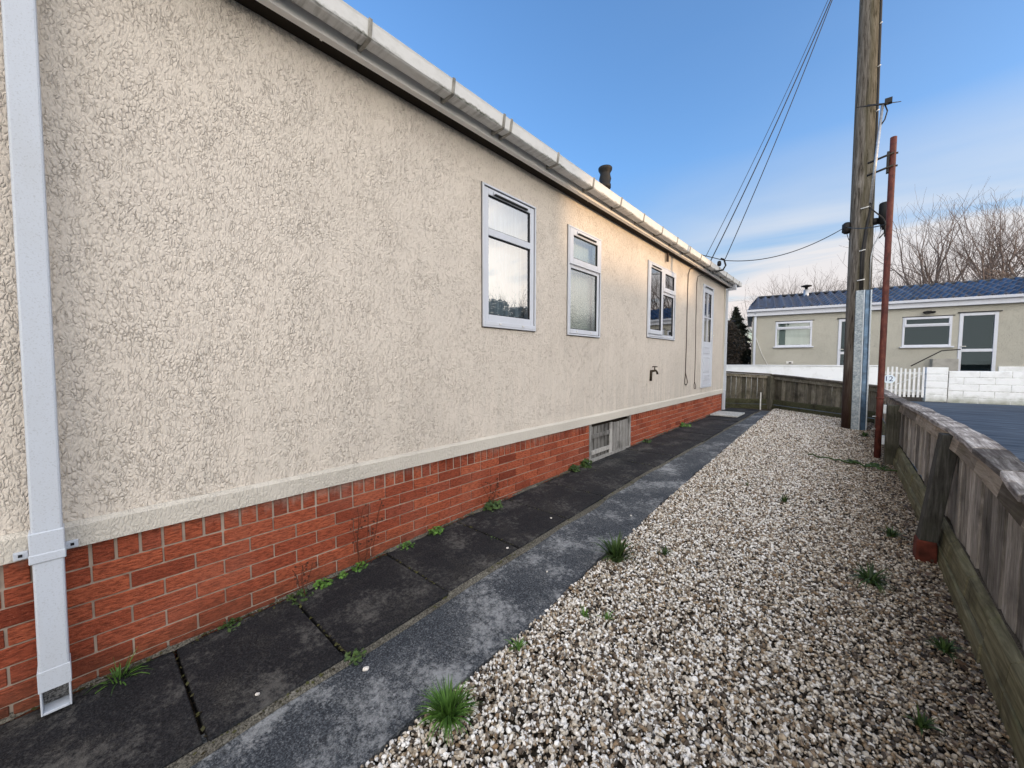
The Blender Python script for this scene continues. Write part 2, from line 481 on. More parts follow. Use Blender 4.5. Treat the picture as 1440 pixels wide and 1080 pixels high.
M['weeddark'] = m_leaf('dark weed leaf', (.012, .030, .008), (.065, .115, .03))
M['stalk'] = m_simple('dead stalk', (.10, .035, .022), .9, .2, 40)
M['straw'] = m_simple('dry straw', (.42, .36, .22), .8, .2, 40)
def m_curtain(name, c, c2):
    t = NT(name); p = t.pos((1, 30, .6)); n = t.noise(p, 1.5, 4)
    return t.done(t.ramp(n, [(.3, c2), (.7, c)]), .9, .1)
M['net'] = m_curtain('net curtain', (.66, .76, .84), (.30, .38, .45))
M['obback'] = m_curtain('pale room', (.62, .68, .64), (.45, .52, .48))
M['blind'] = m_curtain('dark blind', (.11, .13, .15), (.03, .04, .05))
M['doorback'] = m_curtain('green room', (.20, .25, .22), (.10, .13, .115))
M['plate'] = m_simple('number plate', (.72, .82, .9), .4, .05)
M['digit'] = m_simple('plate digits', (.01, .03, .12), .5, .05)
M['steps'] = m_simple('grey rendered steps', (.34, .335, .31), .9, .12, 5)
M['matstone'] = m_concrete('pale step slab', (.36, .38, .38), (.50, .52, .52), (.62, .64, .64), .2, (.7, .7, .7))

# ------------------------------------------------------------------ world, sun, camera
SUN_EL, SUN_AZ = math.radians(8), math.radians(5)   # azimuth measured from +x, negative = behind the camera
sdir = Vector((math.cos(SUN_EL) * math.cos(SUN_AZ), math.cos(SUN_EL) * math.sin(SUN_AZ), math.sin(SUN_EL)))
W = bpy.data.worlds.new('World'); S.world = W; W.use_nodes = True
nt = W.node_tree; N = nt.nodes; L = nt.links
bg = N['Background']
sky = N.new('ShaderNodeTexSky'); sky.sky_type = 'NISHITA'; sky.sun_disc = False
sky.sun_elevation = SUN_EL
sky.sun_rotation = math.atan2(sdir.x, sdir.y)
sky.air_density = 1.0; sky.dust_density = .6; sky.ozone_density = 2.0
tc = N.new('ShaderNodeTexCoord'); sep = N.new('ShaderNodeSeparateXYZ'); L.new(tc.outputs['Generated'], sep.inputs[0])
def wmath(op, a, b=0.0):
    m = N.new('ShaderNodeMath'); m.operation = op
    for s, v in ((m.inputs[0], a), (m.inputs[1], b)):
        if isinstance(v, (int, float)): s.default_value = v
        else: L.new(v, s)
    return m.outputs[0]
def wramp(f, stops):
    r = N.new('ShaderNodeValToRGB'); e = r.color_ramp.elements
    while len(e) < len(stops): e.new(.5)
    for i, (p, c) in enumerate(stops):
        e[i].position = p; e[i].color = (*c, 1) if hasattr(c, '__len__') else (c, c, c, 1)
    L.new(f, r.inputs[0]); return r.outputs[0]
def wmix(f, a, b, mode='MIX'):
    m = N.new('ShaderNodeMix'); m.data_type = 'RGBA'; m.blend_type = mode
    for s, v in ((m.inputs[0], f), (m.inputs[6], a), (m.inputs[7], b)):
        if isinstance(v, (int, float)): s.default_value = v
        elif isinstance(v, tuple): s.default_value = (*v, 1)
        else: L.new(v, s)
    return m.outputs[2]
# long streaks of thin cloud: project the view direction onto a high plane
dv = wmath('ADD', wmath('MAXIMUM', sep.outputs[2], 0.0), .09)
cx_ = wmath('DIVIDE', sep.outputs[0], dv); cy_ = wmath('DIVIDE', sep.outputs[1], dv)
cmb = N.new('ShaderNodeCombineXYZ'); L.new(wmath('MULTIPLY', cx_, .35), cmb.inputs[0]); L.new(wmath('MULTIPLY', cy_, .9), cmb.inputs[1])
cn = N.new('ShaderNodeTexNoise'); cn.inputs['Scale'].default_value = .9; cn.inputs['Detail'].default_value = 6
cn.inputs['Roughness'].default_value = .52; cn.inputs['Distortion'].default_value = .4
L.new(cmb.outputs[0], cn.inputs['Vector'])
el = sep.outputs[2]
band = wramp(el, [(0.0, .95), (.17, .92), (.27, .5), (.42, 0.04), (1, 0)])
az = wmath('ADD', wmath('MULTIPLY', sep.outputs[0], 1.0), wmath('MULTIPLY', sep.outputs[1], .35))
azf = wramp(wmath('ADD', wmath('MULTIPLY', az, .5), .5), [(.42, .12), (.62, 1.0), (.85, 1.25)])
cl = wmath('MULTIPLY', wmath('MULTIPLY', wramp(cn.outputs[0], [(.38, .12), (.56, 1.0)]), band), azf)
# bright cream overcast added over the unseen half of the sky as fill light
side = wmath('SUBTRACT', wmath('MULTIPLY', sep.outputs[0], .8), wmath('MULTIPLY', sep.outputs[1], .6))
ov = wmath('MULTIPLY', wramp(wmath('ADD', wmath('MULTIPLY', side, .5), .5), [(.40, 0), (.62, .9)]), wramp(cn.outputs[0], [(.25, .6), (.6, 1)]))
cl = wmath('MINIMUM', wmath('ADD', wmath('MULTIPLY', cl, 1.6), ov), 1.0)
SKYK = 5.0
tint = wmix(1.0, sky.outputs[0], (.50 * SKYK, .645 * SKYK, .83 * SKYK), 'MULTIPLY')
ccol = wmix(wramp(wmath('ADD', wmath('MULTIPLY', side, .5), .5), [(.40, 0), (.62, 1)]),
            wramp(el, [(0.0, (8.2, 7.7, 7.7)), (.12, (8.3, 7.7, 7.5)), (.3, (7.0, 7.4, 8.0)), (1, (6, 7, 8))]),
            wramp(el, [(0.0, (40, 35.7, 30.9)), (.3, (31, 29, 26.7)), (1, (18.5, 18.5, 18.9))]))
tint = wmix(1.0, tint, wramp(el, [(0.0, (.80, .62, .56)), (.2, (.86, .76, .70)), (.42, (1, 1, 1))]), 'MULTIPLY')
skyc = wmix(cl, tint, ccol)
L.new(skyc, bg.inputs[0]); bg.inputs[1].default_value = .11

sun = bpy.data.lights.new('sun', 'SUN'); sun.energy = 3.0; sun.angle = math.radians(1.0); sun.color = (1.0, .66, .36)
so = bpy.data.objects.new('sun', sun); COL.objects.link(so)
so.rotation_euler = (-sdir).to_track_quat('-Z', 'Y').to_euler(); so.location = (8, -4, 9)

cam = bpy.data.cameras.new('camera'); co = bpy.data.objects.new('camera', cam); COL.objects.link(co)
YAW, PITCH = math.radians(41.3256), math.radians(3.2555)
co.location = (2.35, 0, 1.31)
co.rotation_euler = (PI / 2 - PITCH, 0, YAW)
cam.sensor_width = 36; cam.lens = 36 * 545 / 1440; cam.clip_start = .02; cam.clip_end = 2000
S.camera = co
S.view_settings.view_transform = 'Standard'; S.view_settings.look = 'None'
S.view_settings.exposure = 0; S.view_settings.gamma = 1
S.cycles.use_denoising = True
S.cycles.max_bounces = 8; S.cycles.transparent_max_bounces = 12

# ------------------------------------------------------------------ ground, road, path
mb = MB()
xs = [-250, -60, -12, 1.0, 3.0, 6, 20, 60, 250]; ys = [-250, -60, -6, -3, -1.5, 0, .7, 1.3, 1.9, 3, 4, 6, 8, 10, 14, 30, 80, 400]
for a in range(len(xs) - 1):
    for b in range(len(ys) - 1):
        mb.quad(*[(x, y, gz(y) - .058) for x, y in ((xs[a], ys[b]), (xs[a + 1], ys[b]), (xs[a + 1], ys[b + 1]), (xs[a], ys[b + 1]))])
tag(mb.build('ground', M['soil']), kind='structure')

mb = MB()
rp = [(2.99, -60), (2.99, -3), (2.99, 0), (2.96, 2), (2.94, 4), (2.9, 6.5), (2.86, 10.4), (.9, 12.2), (-1.6, 11.3)]
far_edge = 16.2
ysr = [-60, -6, -3, 0, .7, 1.9, 3, 4, 6.5, 10.4]
def rx(y): return interp(y, [-60, -3, 0, 2, 4, 6.5, 10.4], [3.06, 3.06, 3.04, 3.0, 2.98, 2.93, 2.88])
for a, b in zip(ysr[:-1], ysr[1:]):
    mb.quad((rx(a), a, gz(a) - .03), (9.5, a, gz(a) - .03), (9.5, b, gz(b) - .03), (rx(b), b, gz(b) - .03))
zr = gz(12) - .03
mb.poly([(2.88, 10.4, zr), (9.5, 10.4, zr), (9.5, 17.9, zr), (4.0, 17.0, zr), (-8, 15.0, zr), (-8, 12.6, zr), (-1.6, 11.45, zr), (.9, 12.3, zr)])
tag(mb.build('road', M['road']), kind='structure')
mb = MB()
mb.quad((9.5, -60, .09), (60, -60, .09), (60, 17.9, .14), (9.5, 17.9, .14))
tag(mb.build('grass_verge', M['grass']), kind='structure')

mb = MB()
def px_(y): return interp(y, [-4, .6, 1.4, 2.2, 4, 6.5, 11.5], [1.13, 1.15, 1.175, 1.155, 1.10, 1.02, .87])
py = [-4 + i * .25 for i in range(62)]
for a, b in zip(py[:-1], py[1:]):
    if b > 11.3: break
    za, zb = gz(a) - .028, gz(b) - .028
    ja = .012 * math.sin(a * 5.1) + .008 * math.sin(a * 13.7); jb = .012 * math.sin(b * 5.1) + .008 * math.sin(b * 13.7)
    mb.quad((.60, a, za), (px_(a) + ja, a, za), (px_(b) + jb, b, zb), (.60, b, zb))
    mb.quad((px_(a) + ja, a, za), (px_(a) + ja, a, za - .07), (px_(b) + jb, b, zb - .07), (px_(b) + jb, b, zb))
tag(mb.build('concrete_path', M['pathc']), kind='structure')
HA0, HB0 = 4.07, 5.23
# mortar haunch along the slab edge
mb = MB()
for a, b in zip(py[:-1], py[1:]):
    if b > 11.3: break
    def hq(y):
        w = .022 + .014 * math.sin(y * 7.3) + .010 * math.sin(y * 17 + 1)
        if y > 3.2: w *= .45
        return (.668, y, gz(y) - .012), (.688 + max(w, .003), y, gz(y) - .0255)
    (a0, a1), (b0, b1) = hq(a), hq(b)
    mb.quad(a0, a1, b1, b0)
tag(mb.build('path_mortar_joint', M['mortaredge']), kind='structure')

mb = MB(); fy = [-1.0 + i * .06 for i in range(190)]
for a, b in zip(fy[:-1], fy[1:]):
    if HA0 < b and a < HB0: continue
    def hw(y): return .016 + .010 * math.sin(y * 9.1) + .008 * math.sin(y * 23 + 1) + .005 * math.sin(y * 51)
    mb.quad((-.003, a, gz(a) + .022), (max(.006, hw(a)), a, gz(a) + .0035), (max(.006, hw(b)), b, gz(b) + .0035), (-.003, b, gz(b) + .022))
tag(mb.build('wall_foot_mortar', M['mortaredge']), kind='structure')
# paving slabs: each its own thing
ORDW = ['first', 'second', 'third', 'fourth', 'fifth', 'sixth', 'seventh', 'eighth', 'ninth', 'tenth', 'eleventh', 'twelfth',
        'thirteenth', 'fourteenth', 'fifteenth', 'sixteenth', 'seventeenth', 'eighteenth', 'nineteenth']
edges = [-2.755, -2.15, -1.55, -.945, -.345, .265, .77, 1.36, 1.98, 2.58, 3.19, 3.83, 4.44, 5.05, 5.66, 6.27, 6.88, 7.5, 8.1, 8.72, 9.32, 9.93, 10.5, 11.15]
k = 0
for y0, y1 in zip(edges[:-1], edges[1:]):
    g0 = .006 if y1 < 4 else .003
    mb = MB(); mb.cur = rnd.random()
    dz = [rnd.uniform(-.008, .004) for _ in range(4)]
    xo = .675 + rnd.uniform(-.012, .010); xi = .012
    sk = rnd.uniform(-.006, .006)
    za, zb = gz(y0), gz(y1)
    mb.hexa([(xi, y0 + g0, za - .06), (xo, y0 + g0 + sk, za - .06), (xo, y1 - g0 + sk, zb - .06), (xi, y1 - g0, zb - .06),
             (xi, y0 + g0, za + dz[0]), (xo, y0 + g0 + sk, za + dz[1]), (xo, y1 - g0 + sk, zb + dz[2]), (xi, y1 - g0, zb + dz[3])])
    o = mb.build('paving_slab', M['slab'], bevel=.006)
    if y1 < -.3: lab = 'dark paving slab out of view behind the white downpipe foot'
    elif y0 < 0: lab = 'dark mossy paving slab in the near left corner at the foot of the white downpipe'
    else:
        lab = 'dark mossy paving slab, %s one up the path from the white downpipe slab' % ORDW[k]; k += 1
    tag(o, lab, 'paving slab', 'dark paving slabs along the brick skirt')
    if y1 < -.5:
        bpy.data.objects.remove(o); continue

mb = MB()
mb.hexa([(.03, 9.22, .139), (.56, 9.22, .139), (.56, 9.98, .139), (.03, 9.98, .139), (.03, 9.22, .17), (.56, 9.22, .17), (.56, 9.98, .172), (.03, 9.98, .172)])
tag(mb.build('step_slab', M['matstone'], bevel=.006), 'pale grey step slab lying on the dark paving below the white door', 'step slab')

# ------------------------------------------------------------------ the near park home
home = thing('park_home', 'long cream stuccoed park home on a red brick skirt with white windows and gutter', 'park home', (0, 0, 0))
ZB, ZBT, ZE = .565, .668, 3.085     # band bottom, band top, eaves
Y0, Y1 = -4.0, 10.3
OPEN = [(2.34, 2.955, 1.655, 2.735), (3.615, 4.245, 1.64, 2.72), (5.775, 6.865, 1.725, 2.775), (8.56, 9.305, .79, 2.87)]
ybr = sorted({Y0, Y1, *[v for o in OPEN for v in o[:2]]}); zbr = sorted({ZBT - .02, ZE + .06, *[v for o in OPEN for v in o[2:]]})
mb = MB()
for a, b in zip(ybr[:-1], ybr[1:]):
    for c, d in zip(zbr[:-1], zbr[1:]):
        ym, zm = (a + b) / 2, (c + d) / 2
        if any(o[0] < ym < o[1] and o[2] < zm < o[3] for o in OPEN): continue
        mb.quad((0, a, c), (0, b, c), (0, b, d), (0, a, d))
for o in OPEN:
    a, b, c, d = o
    mb.quad((0, a, c), (-.09, a, c), (-.09, a, d), (0, a, d)); mb.quad((0, b, c), (0, b, d), (-.09, b, d), (-.09, b, c))
    mb.quad((0, a, d), (-.09, a, d), (-.09, b, d), (0, b, d)); mb.quad((0, a, c), (0, b, c), (-.09, b, c), (-.09, a, c))
# far end and back
mb.quad((0, Y1, ZBT - .02), (-6, Y1, ZBT - .02), (-6, Y1, ZE + .06), (0, Y1, ZE + .06))
mb.quad((0, Y0, ZBT - .02), (-6, Y0, ZBT - .02), (-6, Y0, ZE + .06), (0, Y0, ZE + .06))
mb.quad((-6, Y0, ZBT - .02), (-6, Y1, ZBT - .02), (-6, Y1, ZE + .06), (-6, Y0, ZE + .06))
mb.build('wall', M['stucco'], home, fix=False)
mb = MB()
mb.extr_y([(0, ZB), (.030, ZB), (.030, ZBT - .016), (.012, ZBT), (0, ZBT)], [Y0, Y1])
mb.extr_x([(Y1, ZB), (Y1 + .03, ZB), (Y1 + .03, ZBT), (Y1, ZBT)], [-6, -.001])
mb.build('plinth_band', M['band'], home)

# brick skirt: real bricks on a mortar face
mb = MB(); mb.mi = 1
HA, HB = 4.075, 5.225
for a, b in ((Y0, HA), (HB, Y1)):
    mb.quad((-.004, a, -.12), (-.004, b, -.12), (-.004, b, ZB + .01), (-.004, a, ZB + .01))
mb.quad((-.004, Y1, -.12), (-6, Y1, -.12), (-6, Y1, ZB + .01), (-.004, Y1, ZB + .01))
mb.mi = 0
def brick(y0, y1, z0, z1):
    for a, b in ((y0, y1),):
        if b <= HA or a >= HB: spans = [(a, b)]
        elif a < HA: spans = [(a, HA - .002)]
        elif b > HB: spans = [(HB + .002, b)]
        else: spans = []
        for c, d in spans:
            if d - c < .015: continue
            mb.cur = min(1, max(0, rnd.gauss(.5, .26)))
            j = [rnd.uniform(-.0014, .0014) for _ in range(4)]
            xo = .004 + rnd.uniform(-.0012, .0018)
            mb.hexa([(-.02, c + j[0], z0 + j[1]), (xo, c + j[0], z0 + j[1]), (xo, d + j[2], z0 + j[3]), (-.02, d + j[2], z0 + j[3]),
                     (-.02, c + j[0], z1 + j[1]), (xo, c + j[0], z1 + j[1]), (xo, d + j[2], z1 + j[3]), (-.02, d + j[2], z1 + j[3])])
BY = .245 - .225 * 30       # vertical joint seen at px (250,770)
zt = ZB - .112 + .004
y = BY
for i in range(400):                                    # header course on edge
    a = BY + i * .075
    if a > Y1 - .08 or a < Y0: continue
    brick(a + .006, a + .069, zt + .009, ZB + .006)
for row in range(9):
    z1 = zt - row * .075; z0 = z1 - .065
    if z1 < -.1: break
    off = 0 if row % 2 == 0 else .1125
    for i in range(120):
        a = BY + off + i * .225
        if a < Y0 or a > Y1: continue
        brick(a + .004, min(a + .221, Y1), z0 - .001, z1 + .001)
mb.build('brick_skirt', [M['brick'], M['mortar']], home, bevel=.003)

# eaves
mb = MB(); mb.box(-.02, .083, Y0, Y1 + .30, ZE - .003, ZE + .012); mb.build('soffit', M['soffit'], home)
mb = MB()
mb.extr_y([(.083, 3.079), (.128, 3.079), (.128, 3.215), (.083, 3.215)], [Y0, Y1 + .30])
fas = mb.build('fascia', M['fascia'], home, bevel=.003)
for yj in (.986, 3.85, 6.66, 8.6):
    mb = MB(); mb.box(.08, .1305, yj - .006, yj + .006, 3.077, 3.216)
    mb.build('joint_cover', M['fascia'], fas)
mb = MB()
prof = [(.150, 3.205), (.158, 3.124), (.166, 3.118), (.236, 3.118), (.246, 3.126), (.258, 3.196), (.262, 3.208), (.252, 3.210), (.246, 3.204),
        (.238, 3.132), (.232, 3.126), (.170, 3.126), (.164, 3.132), (.157, 3.205)]
mb.extr_y(prof, [Y0 + (10.78 - Y0) * i / 40 for i in range(41)])
mb.box(.152, .258, 10.78, 10.784, 3.118, 3.205)
gut = mb.build('gutter', M['gutter'], home)
for yb in [-.6, .0, .58, 1.183, 1.784, 2.288, 2.371, 3.018, 3.664, 4.305, 4.957, 5.601, 6.218, 6.84, 7.46, 8.08, 8.7, 9.3, 9.9, 10.5]:
    mb = MB()
    mb.extr_y([(.129, 3.16), (.129, 3.106), (.160, 3.106), (.240, 3.112), (.254, 3.120), (.269, 3.214), (.258, 3.216), (.247, 3.120), (.236, 3.117), (.160, 3.115)],
              [yb - .010, yb + .010])
    mb.build('gutter_bracket', M['bracket'], gut)
# outlet under the gutter end leading to the corner pipe
mb = MB()
mb.box(.165, .235, 10.30, 10.37, 3.04, 3.117); mb.box(.05, .235, 10.325, 10.385, 2.995, 3.05)
mb.build('gutter_outlet', M['pipe'], gut, bevel=.004)
# roof
mb = MB()
RX, RZ = -3.0, 3.205 + 3.16 * math.tan(math.radians(13))
mb.quad((.17, Y0, 3.212), (.17, Y1 + .36, 3.212), (RX, Y1 + .36, RZ), (RX, Y0, RZ))
mb.quad((RX, Y0, RZ), (RX, Y1 + .36, RZ), (-6.17, Y1 + .36, 3.212), (-6.17, Y0, 3.212))
mb.quad((.17, Y1 + .36, 3.212), (RX, Y1 + .36, RZ), (-6.17, Y1 + .36, 3.212), (RX, Y1 + .36, 3.212))
mb.quad((.17, Y1 + .36, 3.09), (.17, Y1 + .36, 3.212), (-6.17, Y1 + .36, 3.212), (-6.17, Y1 + .36, 3.09))
mb.build('roof', M['roofgrey'], home)
mb = MB(); mb.box(-6, .06, Y1 + .30, Y1 + .33, 3.09, 3.23); mb.build('barge_board', M['fascia'], home)
# flue pot
mb = MB()
mb.lathe((-.5, 5.32, 0), [(.072, 3.30), (.072, 3.86), (.085, 3.87), (.085, 3.92), (.073, 3.93), (.088, 4.0), (.074, 4.06), (.074, 4.085), (.098, 4.125), (.101, 4.155), (.094, 4.165), (.066, 4.16), (.06, 4.09)], 24)
mb.build('flue_pot', M['black'], home)
# distant roof aerial
mb = MB()
mb.tube([(-3.0, 15.2 - 5.2, 3.9), (-3.0, 10.0, 4.75)], .012, 6)
mb.build('aerial_mast', M['cable'], home)
bpy.data.objects.remove(bpy.data.objects['aerial_mast'])

# ---- windows
def frame_bars(mb, x0, x1, ya, yb, za, zb, w, wt=None, wb=None):
    wt = wt or w; wb = wb or w
    mb.box(x0, x1, ya, ya + w, za, zb); mb.box(x0, x1, yb - w, yb, za, zb)
    mb.box(x0, x1, ya + w, yb - w, zb - wt, zb); mb.box(x0, x1, ya + w, yb - w, za, za + wb)

def pane(parent, ya, yb, za, zb, x=-.012, mat='glass', seal=True):
    mb = MB(); mb.quad((x, ya, za), (x, yb, za), (x, yb, zb), (x, ya, zb))
    p = mb.build('pane', M[mat], parent, fix=False)
    if seal:
        mb = MB(); frame_bars(mb, x - .002, x + .012, ya - .003, yb + .003, za - .003, zb + .003, .009)
        mb.build('rubber_seal', M['seal'], parent)
    return p

def curtain(parent, ya, yb, za, zb, x, amp, wl, mat, name='net_curtain'):
    mb = MB(); mb.smooth = True
    n = max(8, int((yb - ya) / wl * 8)); prev = None
    ph = [rnd.uniform(0, 6) for _ in range(4)]
    for i in range(n + 1):
        y = ya + (yb - ya) * i / n
        xx = x + amp * (math.sin(y / wl * 2 * PI + ph[0]) + .5 * math.sin(y / wl * 3.7 * PI + ph[1]))
        a = mb.addv((xx, y, za)); b = mb.addv((xx * 1.0, y, zb))
        if prev: mb.face((prev[0], a, b, prev[1]))
        prev = (a, b)
    return mb.build(name, M[mat], parent, fix=False)

def vent(parent, ya, yb, z, x0=.006):
    mb = MB(); mb.box(x0, x0 + .016, ya, yb, z - .013, z + .013)
    v = mb.build('trickle_vent', M['upvc'], parent, bevel=.003)
    mb = MB(); mb.box(x0, x0 + .0185, ya + .012, yb - .012, z - .0165, z - .004); mb.build('vent_slot', M['black'], v)

def drain_caps(parent, y, z, x):
    mb = MB(); mb.box(x, x + .006, y - .012, y + .012, z - .006, z + .006); mb.build('drain_cap', M['clip'], parent, bevel=.002)

def window_shell(y0, y1, z0, z1, label):
    # white trim lining the opening, proud of the stucco
    mb = MB(); frame_bars(mb, -.085, .020, y0, y1, z0, z1, .016)
    t = mb.build('window', M['upvc'], home, bevel=.003)
    t['label'] = label
    mb = MB(); frame_bars(mb, -.002, .006, y0 - .006, y1 + .006, z0 - .007, z1 + .005, .0055); mb.build('trim_shadow', M['trim_shadow'], t)  # dark outline standing in for the shadow around the trim
    mb = MB(); frame_bars(mb, -.06, .0095, y0 + .0165, y1 - .0165, z0 + .0165, z1 - .0165, .006); mb.build('recess_shadow', M['seal'], t)  # dark strips standing in for shade in the frame recess
    return t

# window nearest the camera
a, b, c, d = 2.292, 3.003, 1.607, 2.785
w = window_shell(a, b, c, d, 'white window with net curtain, largest and nearest of the three')
mb = MB(); frame_bars(mb, -.07, .008, a + .016, b - .016, c + .05, d - .016, .058); mb.box(-.07, .010, a + .016 + .058, b - .016 - .058, 2.375, 2.435)
mb.build('window_frame', M['upvc'], w, bevel=.004)
mb = MB(); mb.box(-.07, .022, a + .016, b - .016, c + .014, c + .05); mb.build('sill', M['upvc'], w, bevel=.004)
pane(w, a + .074, b - .074, 2.435, d - .074); pane(w, a + .074, b - .074, c + .108, 2.375)
curtain(w, a, b, 2.40, d - .03, -.11, .012, .06, 'net'); curtain(w, a, b, c + .05, 2.40, -.11, .010, .05, 'net')
vent(w, a + .13, b - .12, d - .05); drain_caps(w, a + .2, c + .032, .022); drain_caps(w, b - .2, c + .032, .022)

# second window, obscured glass
a, b, c, d = 3.572, 4.283, 1.605, 2.776
w = window_shell(a, b, c, d, 'white window with obscured glass, middle one of the three')
mb = MB(); frame_bars(mb, -.07, .006, a + .016, b - .016, c + .016, d - .016, .05, None, .055)
mb.box(-.07, .006, a + .066, b - .066, 2.335, 2.375)
mb.build('window_frame', M['upvc'], w, bevel=.004)
mb = MB(); frame_bars(mb, -.05, .024, a + .02, b - .02, 2.372, d - .02, .07); mb.build('top_sash', M['upvc'], w, bevel=.005)
pane(w, a + .09, b - .09, 2.442, d - .09, .004, 'obscure'); pane(w, a + .066, b - .066, c + .071, 2.335, -.012, 'obscure')
mb = MB(); mb.quad((-.1, a, c), (-.1, b, c), (-.1, b, d), (-.1, a, d)); mb.build('room_backing', M['obback'], w, fix=False)
vent(w, a + .15, b - .14, d - .052, .022); drain_caps(w, a + .2, c + .045, .006); drain_caps(w, b - .2, c + .045, .006)

# third window: tall light beside two small ones
a, b, c, d = 5.731, 6.912, 1.681, 2.822
w = window_shell(a, b, c, d, 'white three-light window with dark blind, farthest of the three')
ym = 6.325
mb = MB(); frame_bars(mb, -.07, .006, a + .016, b - .016, c + .016, d - .016, .05)
mb.box(-.07, .006, ym - .03, ym + .03, c + .066, d - .066); mb.box(-.07, .006, ym + .03, b - .066, 2.395, 2.44)
mb.build('window_frame', M['upvc'], w, bevel=.004)
mb = MB(); frame_bars(mb, -.05, .024, a + .02, ym - .002, c + .06, d - .02, .066); mb.build('side_sash', M['upvc'], w, bevel=.005)
mb = MB(); frame_bars(mb, -.05, .024, ym + .004, b - .02, 2.44, d - .02, .07); mb.build('top_sash', M['upvc'], w, bevel=.005)
pane(w, a + .086, ym - .068, c + .126, d - .086, .004, 'glassdark'); pane(w, ym + .074, b - .09, 2.51, d - .09, .004, 'glassdark')
pane(w, ym + .03, b - .066, c + .066, 2.395, -.012, 'glassdark')
curtain(w, a, b, c, d, -.1, .010, .09, 'blind', 'blind')
vent(w, a + .1, ym - .12, d - .05, .022); drain_caps(w, a + .25, c + .04, .006); drain_caps(w, b - .3, c + .04, .006)

# door
a, b, c, d = 8.545, 9.32, .77, 2.90
mb = MB(); frame_bars(mb, -.085, .018, a, b, c, d, .055, .06, .05)
dr = mb.build('door', M['upvc'], home, bevel=.004); dr['label'] = 'white half-glazed panelled door at the far end of the wall'
mb = MB(); ia, ib, ic, idd = a + .057, b - .057, c + .052, d - .062
gt0, gt1 = 1.735, 2.745
frame_bars(mb, -.055, .008, ia, ib, ic, idd, .085, idd - gt1, .10)
mb.box(-.055, .008, ia + .085, ib - .085, 1.62, gt0); mb.box(-.055, .003, ia + .085, ib - .085, ic + .1, 1.62)
mb.build('door_leaf', M['upvc'], dr, bevel=.004)
mb = MB()
for z0_, z1_ in ((1.49, 1.63), (1.10, 1.42), (.93, 1.04)):
    frame_bars(mb, .001, .015, ia + .10, ib - .10, z0_, z1_, .022); mb.box(.001, .010, ia + .14, ib - .14, z0_ + .035, z1_ - .035)
mb.build('door_panel', M['upvc'], dr, bevel=.004)
pane(dr, ia + .085, ib - .085, gt0, gt1, -.01, 'glassdark')
mb = MB(); mb.box(-.012, .012, ia + .085, ib - .085, 2.225, 2.25); mb.box(-.012, .010, (ia + ib) / 2 - .01, (ia + ib) / 2 + .01, gt0, gt1); mb.build('glazing_bar', M['upvc'], dr)
curtain(dr, a, b, 1.6, d, -.1, .008, .12, 'doorback', 'net_curtain')
mb = MB(); mb.box(.008, .018, ib - .055, ib - .03, 1.78, 1.99); mb.tube([(.018, ib - .042, 1.88), (.055, ib - .042, 1.88), (.055, ib - .15, 1.88)], .009, 8)
mb.build('door_handle', M['clip'], dr, bevel=.002)
vent(dr, a + .12, b - .12, d - .035, .016)
# interior backstop so that nothing shows through
mb = MB(); mb.box(-3, -2.9, Y0 + .1, Y1 - .1, .6, 3.0); mb.build('inner_partition', M['room'], home)

# corner downpipe
mb = MB(); mb.box(.004, .066, 10.325, 10.39, .16, 3.02)
cp = mb.build('downpipe', M['pipe'], home, bevel=.006); cp['label'] = 'white downpipe at the far corner'
for z in (.62, 1.75, 2.6):
    mb = MB(); mb.box(0, .070, 10.32, 10.395, z, z + .03); mb.build('pipe_clip', M['pipe'], cp, bevel=.003)
mb = MB(); mb.box(.0, .025, 10.27, 10.325, .57, 3.06); mb.build('corner_trim', M['band'], home)
# near downpipe, standing off the wall
mb = MB()
PX0, PX1, PYA, PYB = .045, .112, -.130, -.052
LN = .030
mb.hexa([(PX0, PYA, .115), (PX1, PYA, .115), (PX1, PYB, .115), (PX0, PYB, .115), (PX0, PYA + LN, 3.05), (PX1, PYA + LN, 3.05), (PX1, PYB + LN, 3.05), (PX0, PYB + LN, 3.05)])
npipe = mb.build('downpipe', M['pipe'], home, bevel=.007); npipe['label'] = 'square white downpipe nearest the camera'
mb = MB(); mb.box(PX0 - .002, PX1 + .003, PYA - .001, PYB + .009, .565, .68); mb.box(PX0 - .003, PX1 + .005, PYA - .003, PYB + .010, .565, .60)
mb.build('pipe_socket', M['pipe'], npipe, bevel=.004)
for ya_, ys_ in ((PYA - .042, PYA - .03), (PYB + .006, PYB + .021)):
    mb = MB(); mb.box(.03, .045, ya_, ya_ + .036, .572, .60); mb.build('pipe_clip', M['pipe'], npipe, bevel=.002)
    mb = MB(); mb.box(.0445, .048, ys_, ys_ + .010, .582, .592); mb.build('screw', M['seal'], npipe)
# shoe: open mouth tilted out over the slab
mb = MB()
mb.box(PX0 - .002, PX1 + .002, PYA - .003, PYB + .003, .07, .15)
mb.box(PX0, PX0 + .006, PYA + .006, PYB - .006, -.022, .07)
for yy in (PYA, PYB - .006): mb.box(PX0, PX1, yy, yy + .006, -.022, .07)
mb.box(PX0 + .006, PX1, PYA + .006, PYB - .006, -.022, -.012)
shoe = mb.build('pipe_shoe', M['pipe'], npipe, bevel=.002)
mb = MB(); mb.quad((PX0 + .012, PYA + .006, -.01), (PX0 + .012, PYB - .006, -.01), (PX1 - .02, PYB - .006, .069), (PX1 - .02, PYA + .006, .069)); mb.build('shoe_mouth', m_concrete('dirty pipe mouth', (.02, .02, .02), (.12, .12, .12), (.36, .36, .36), .3), shoe, fix=False)

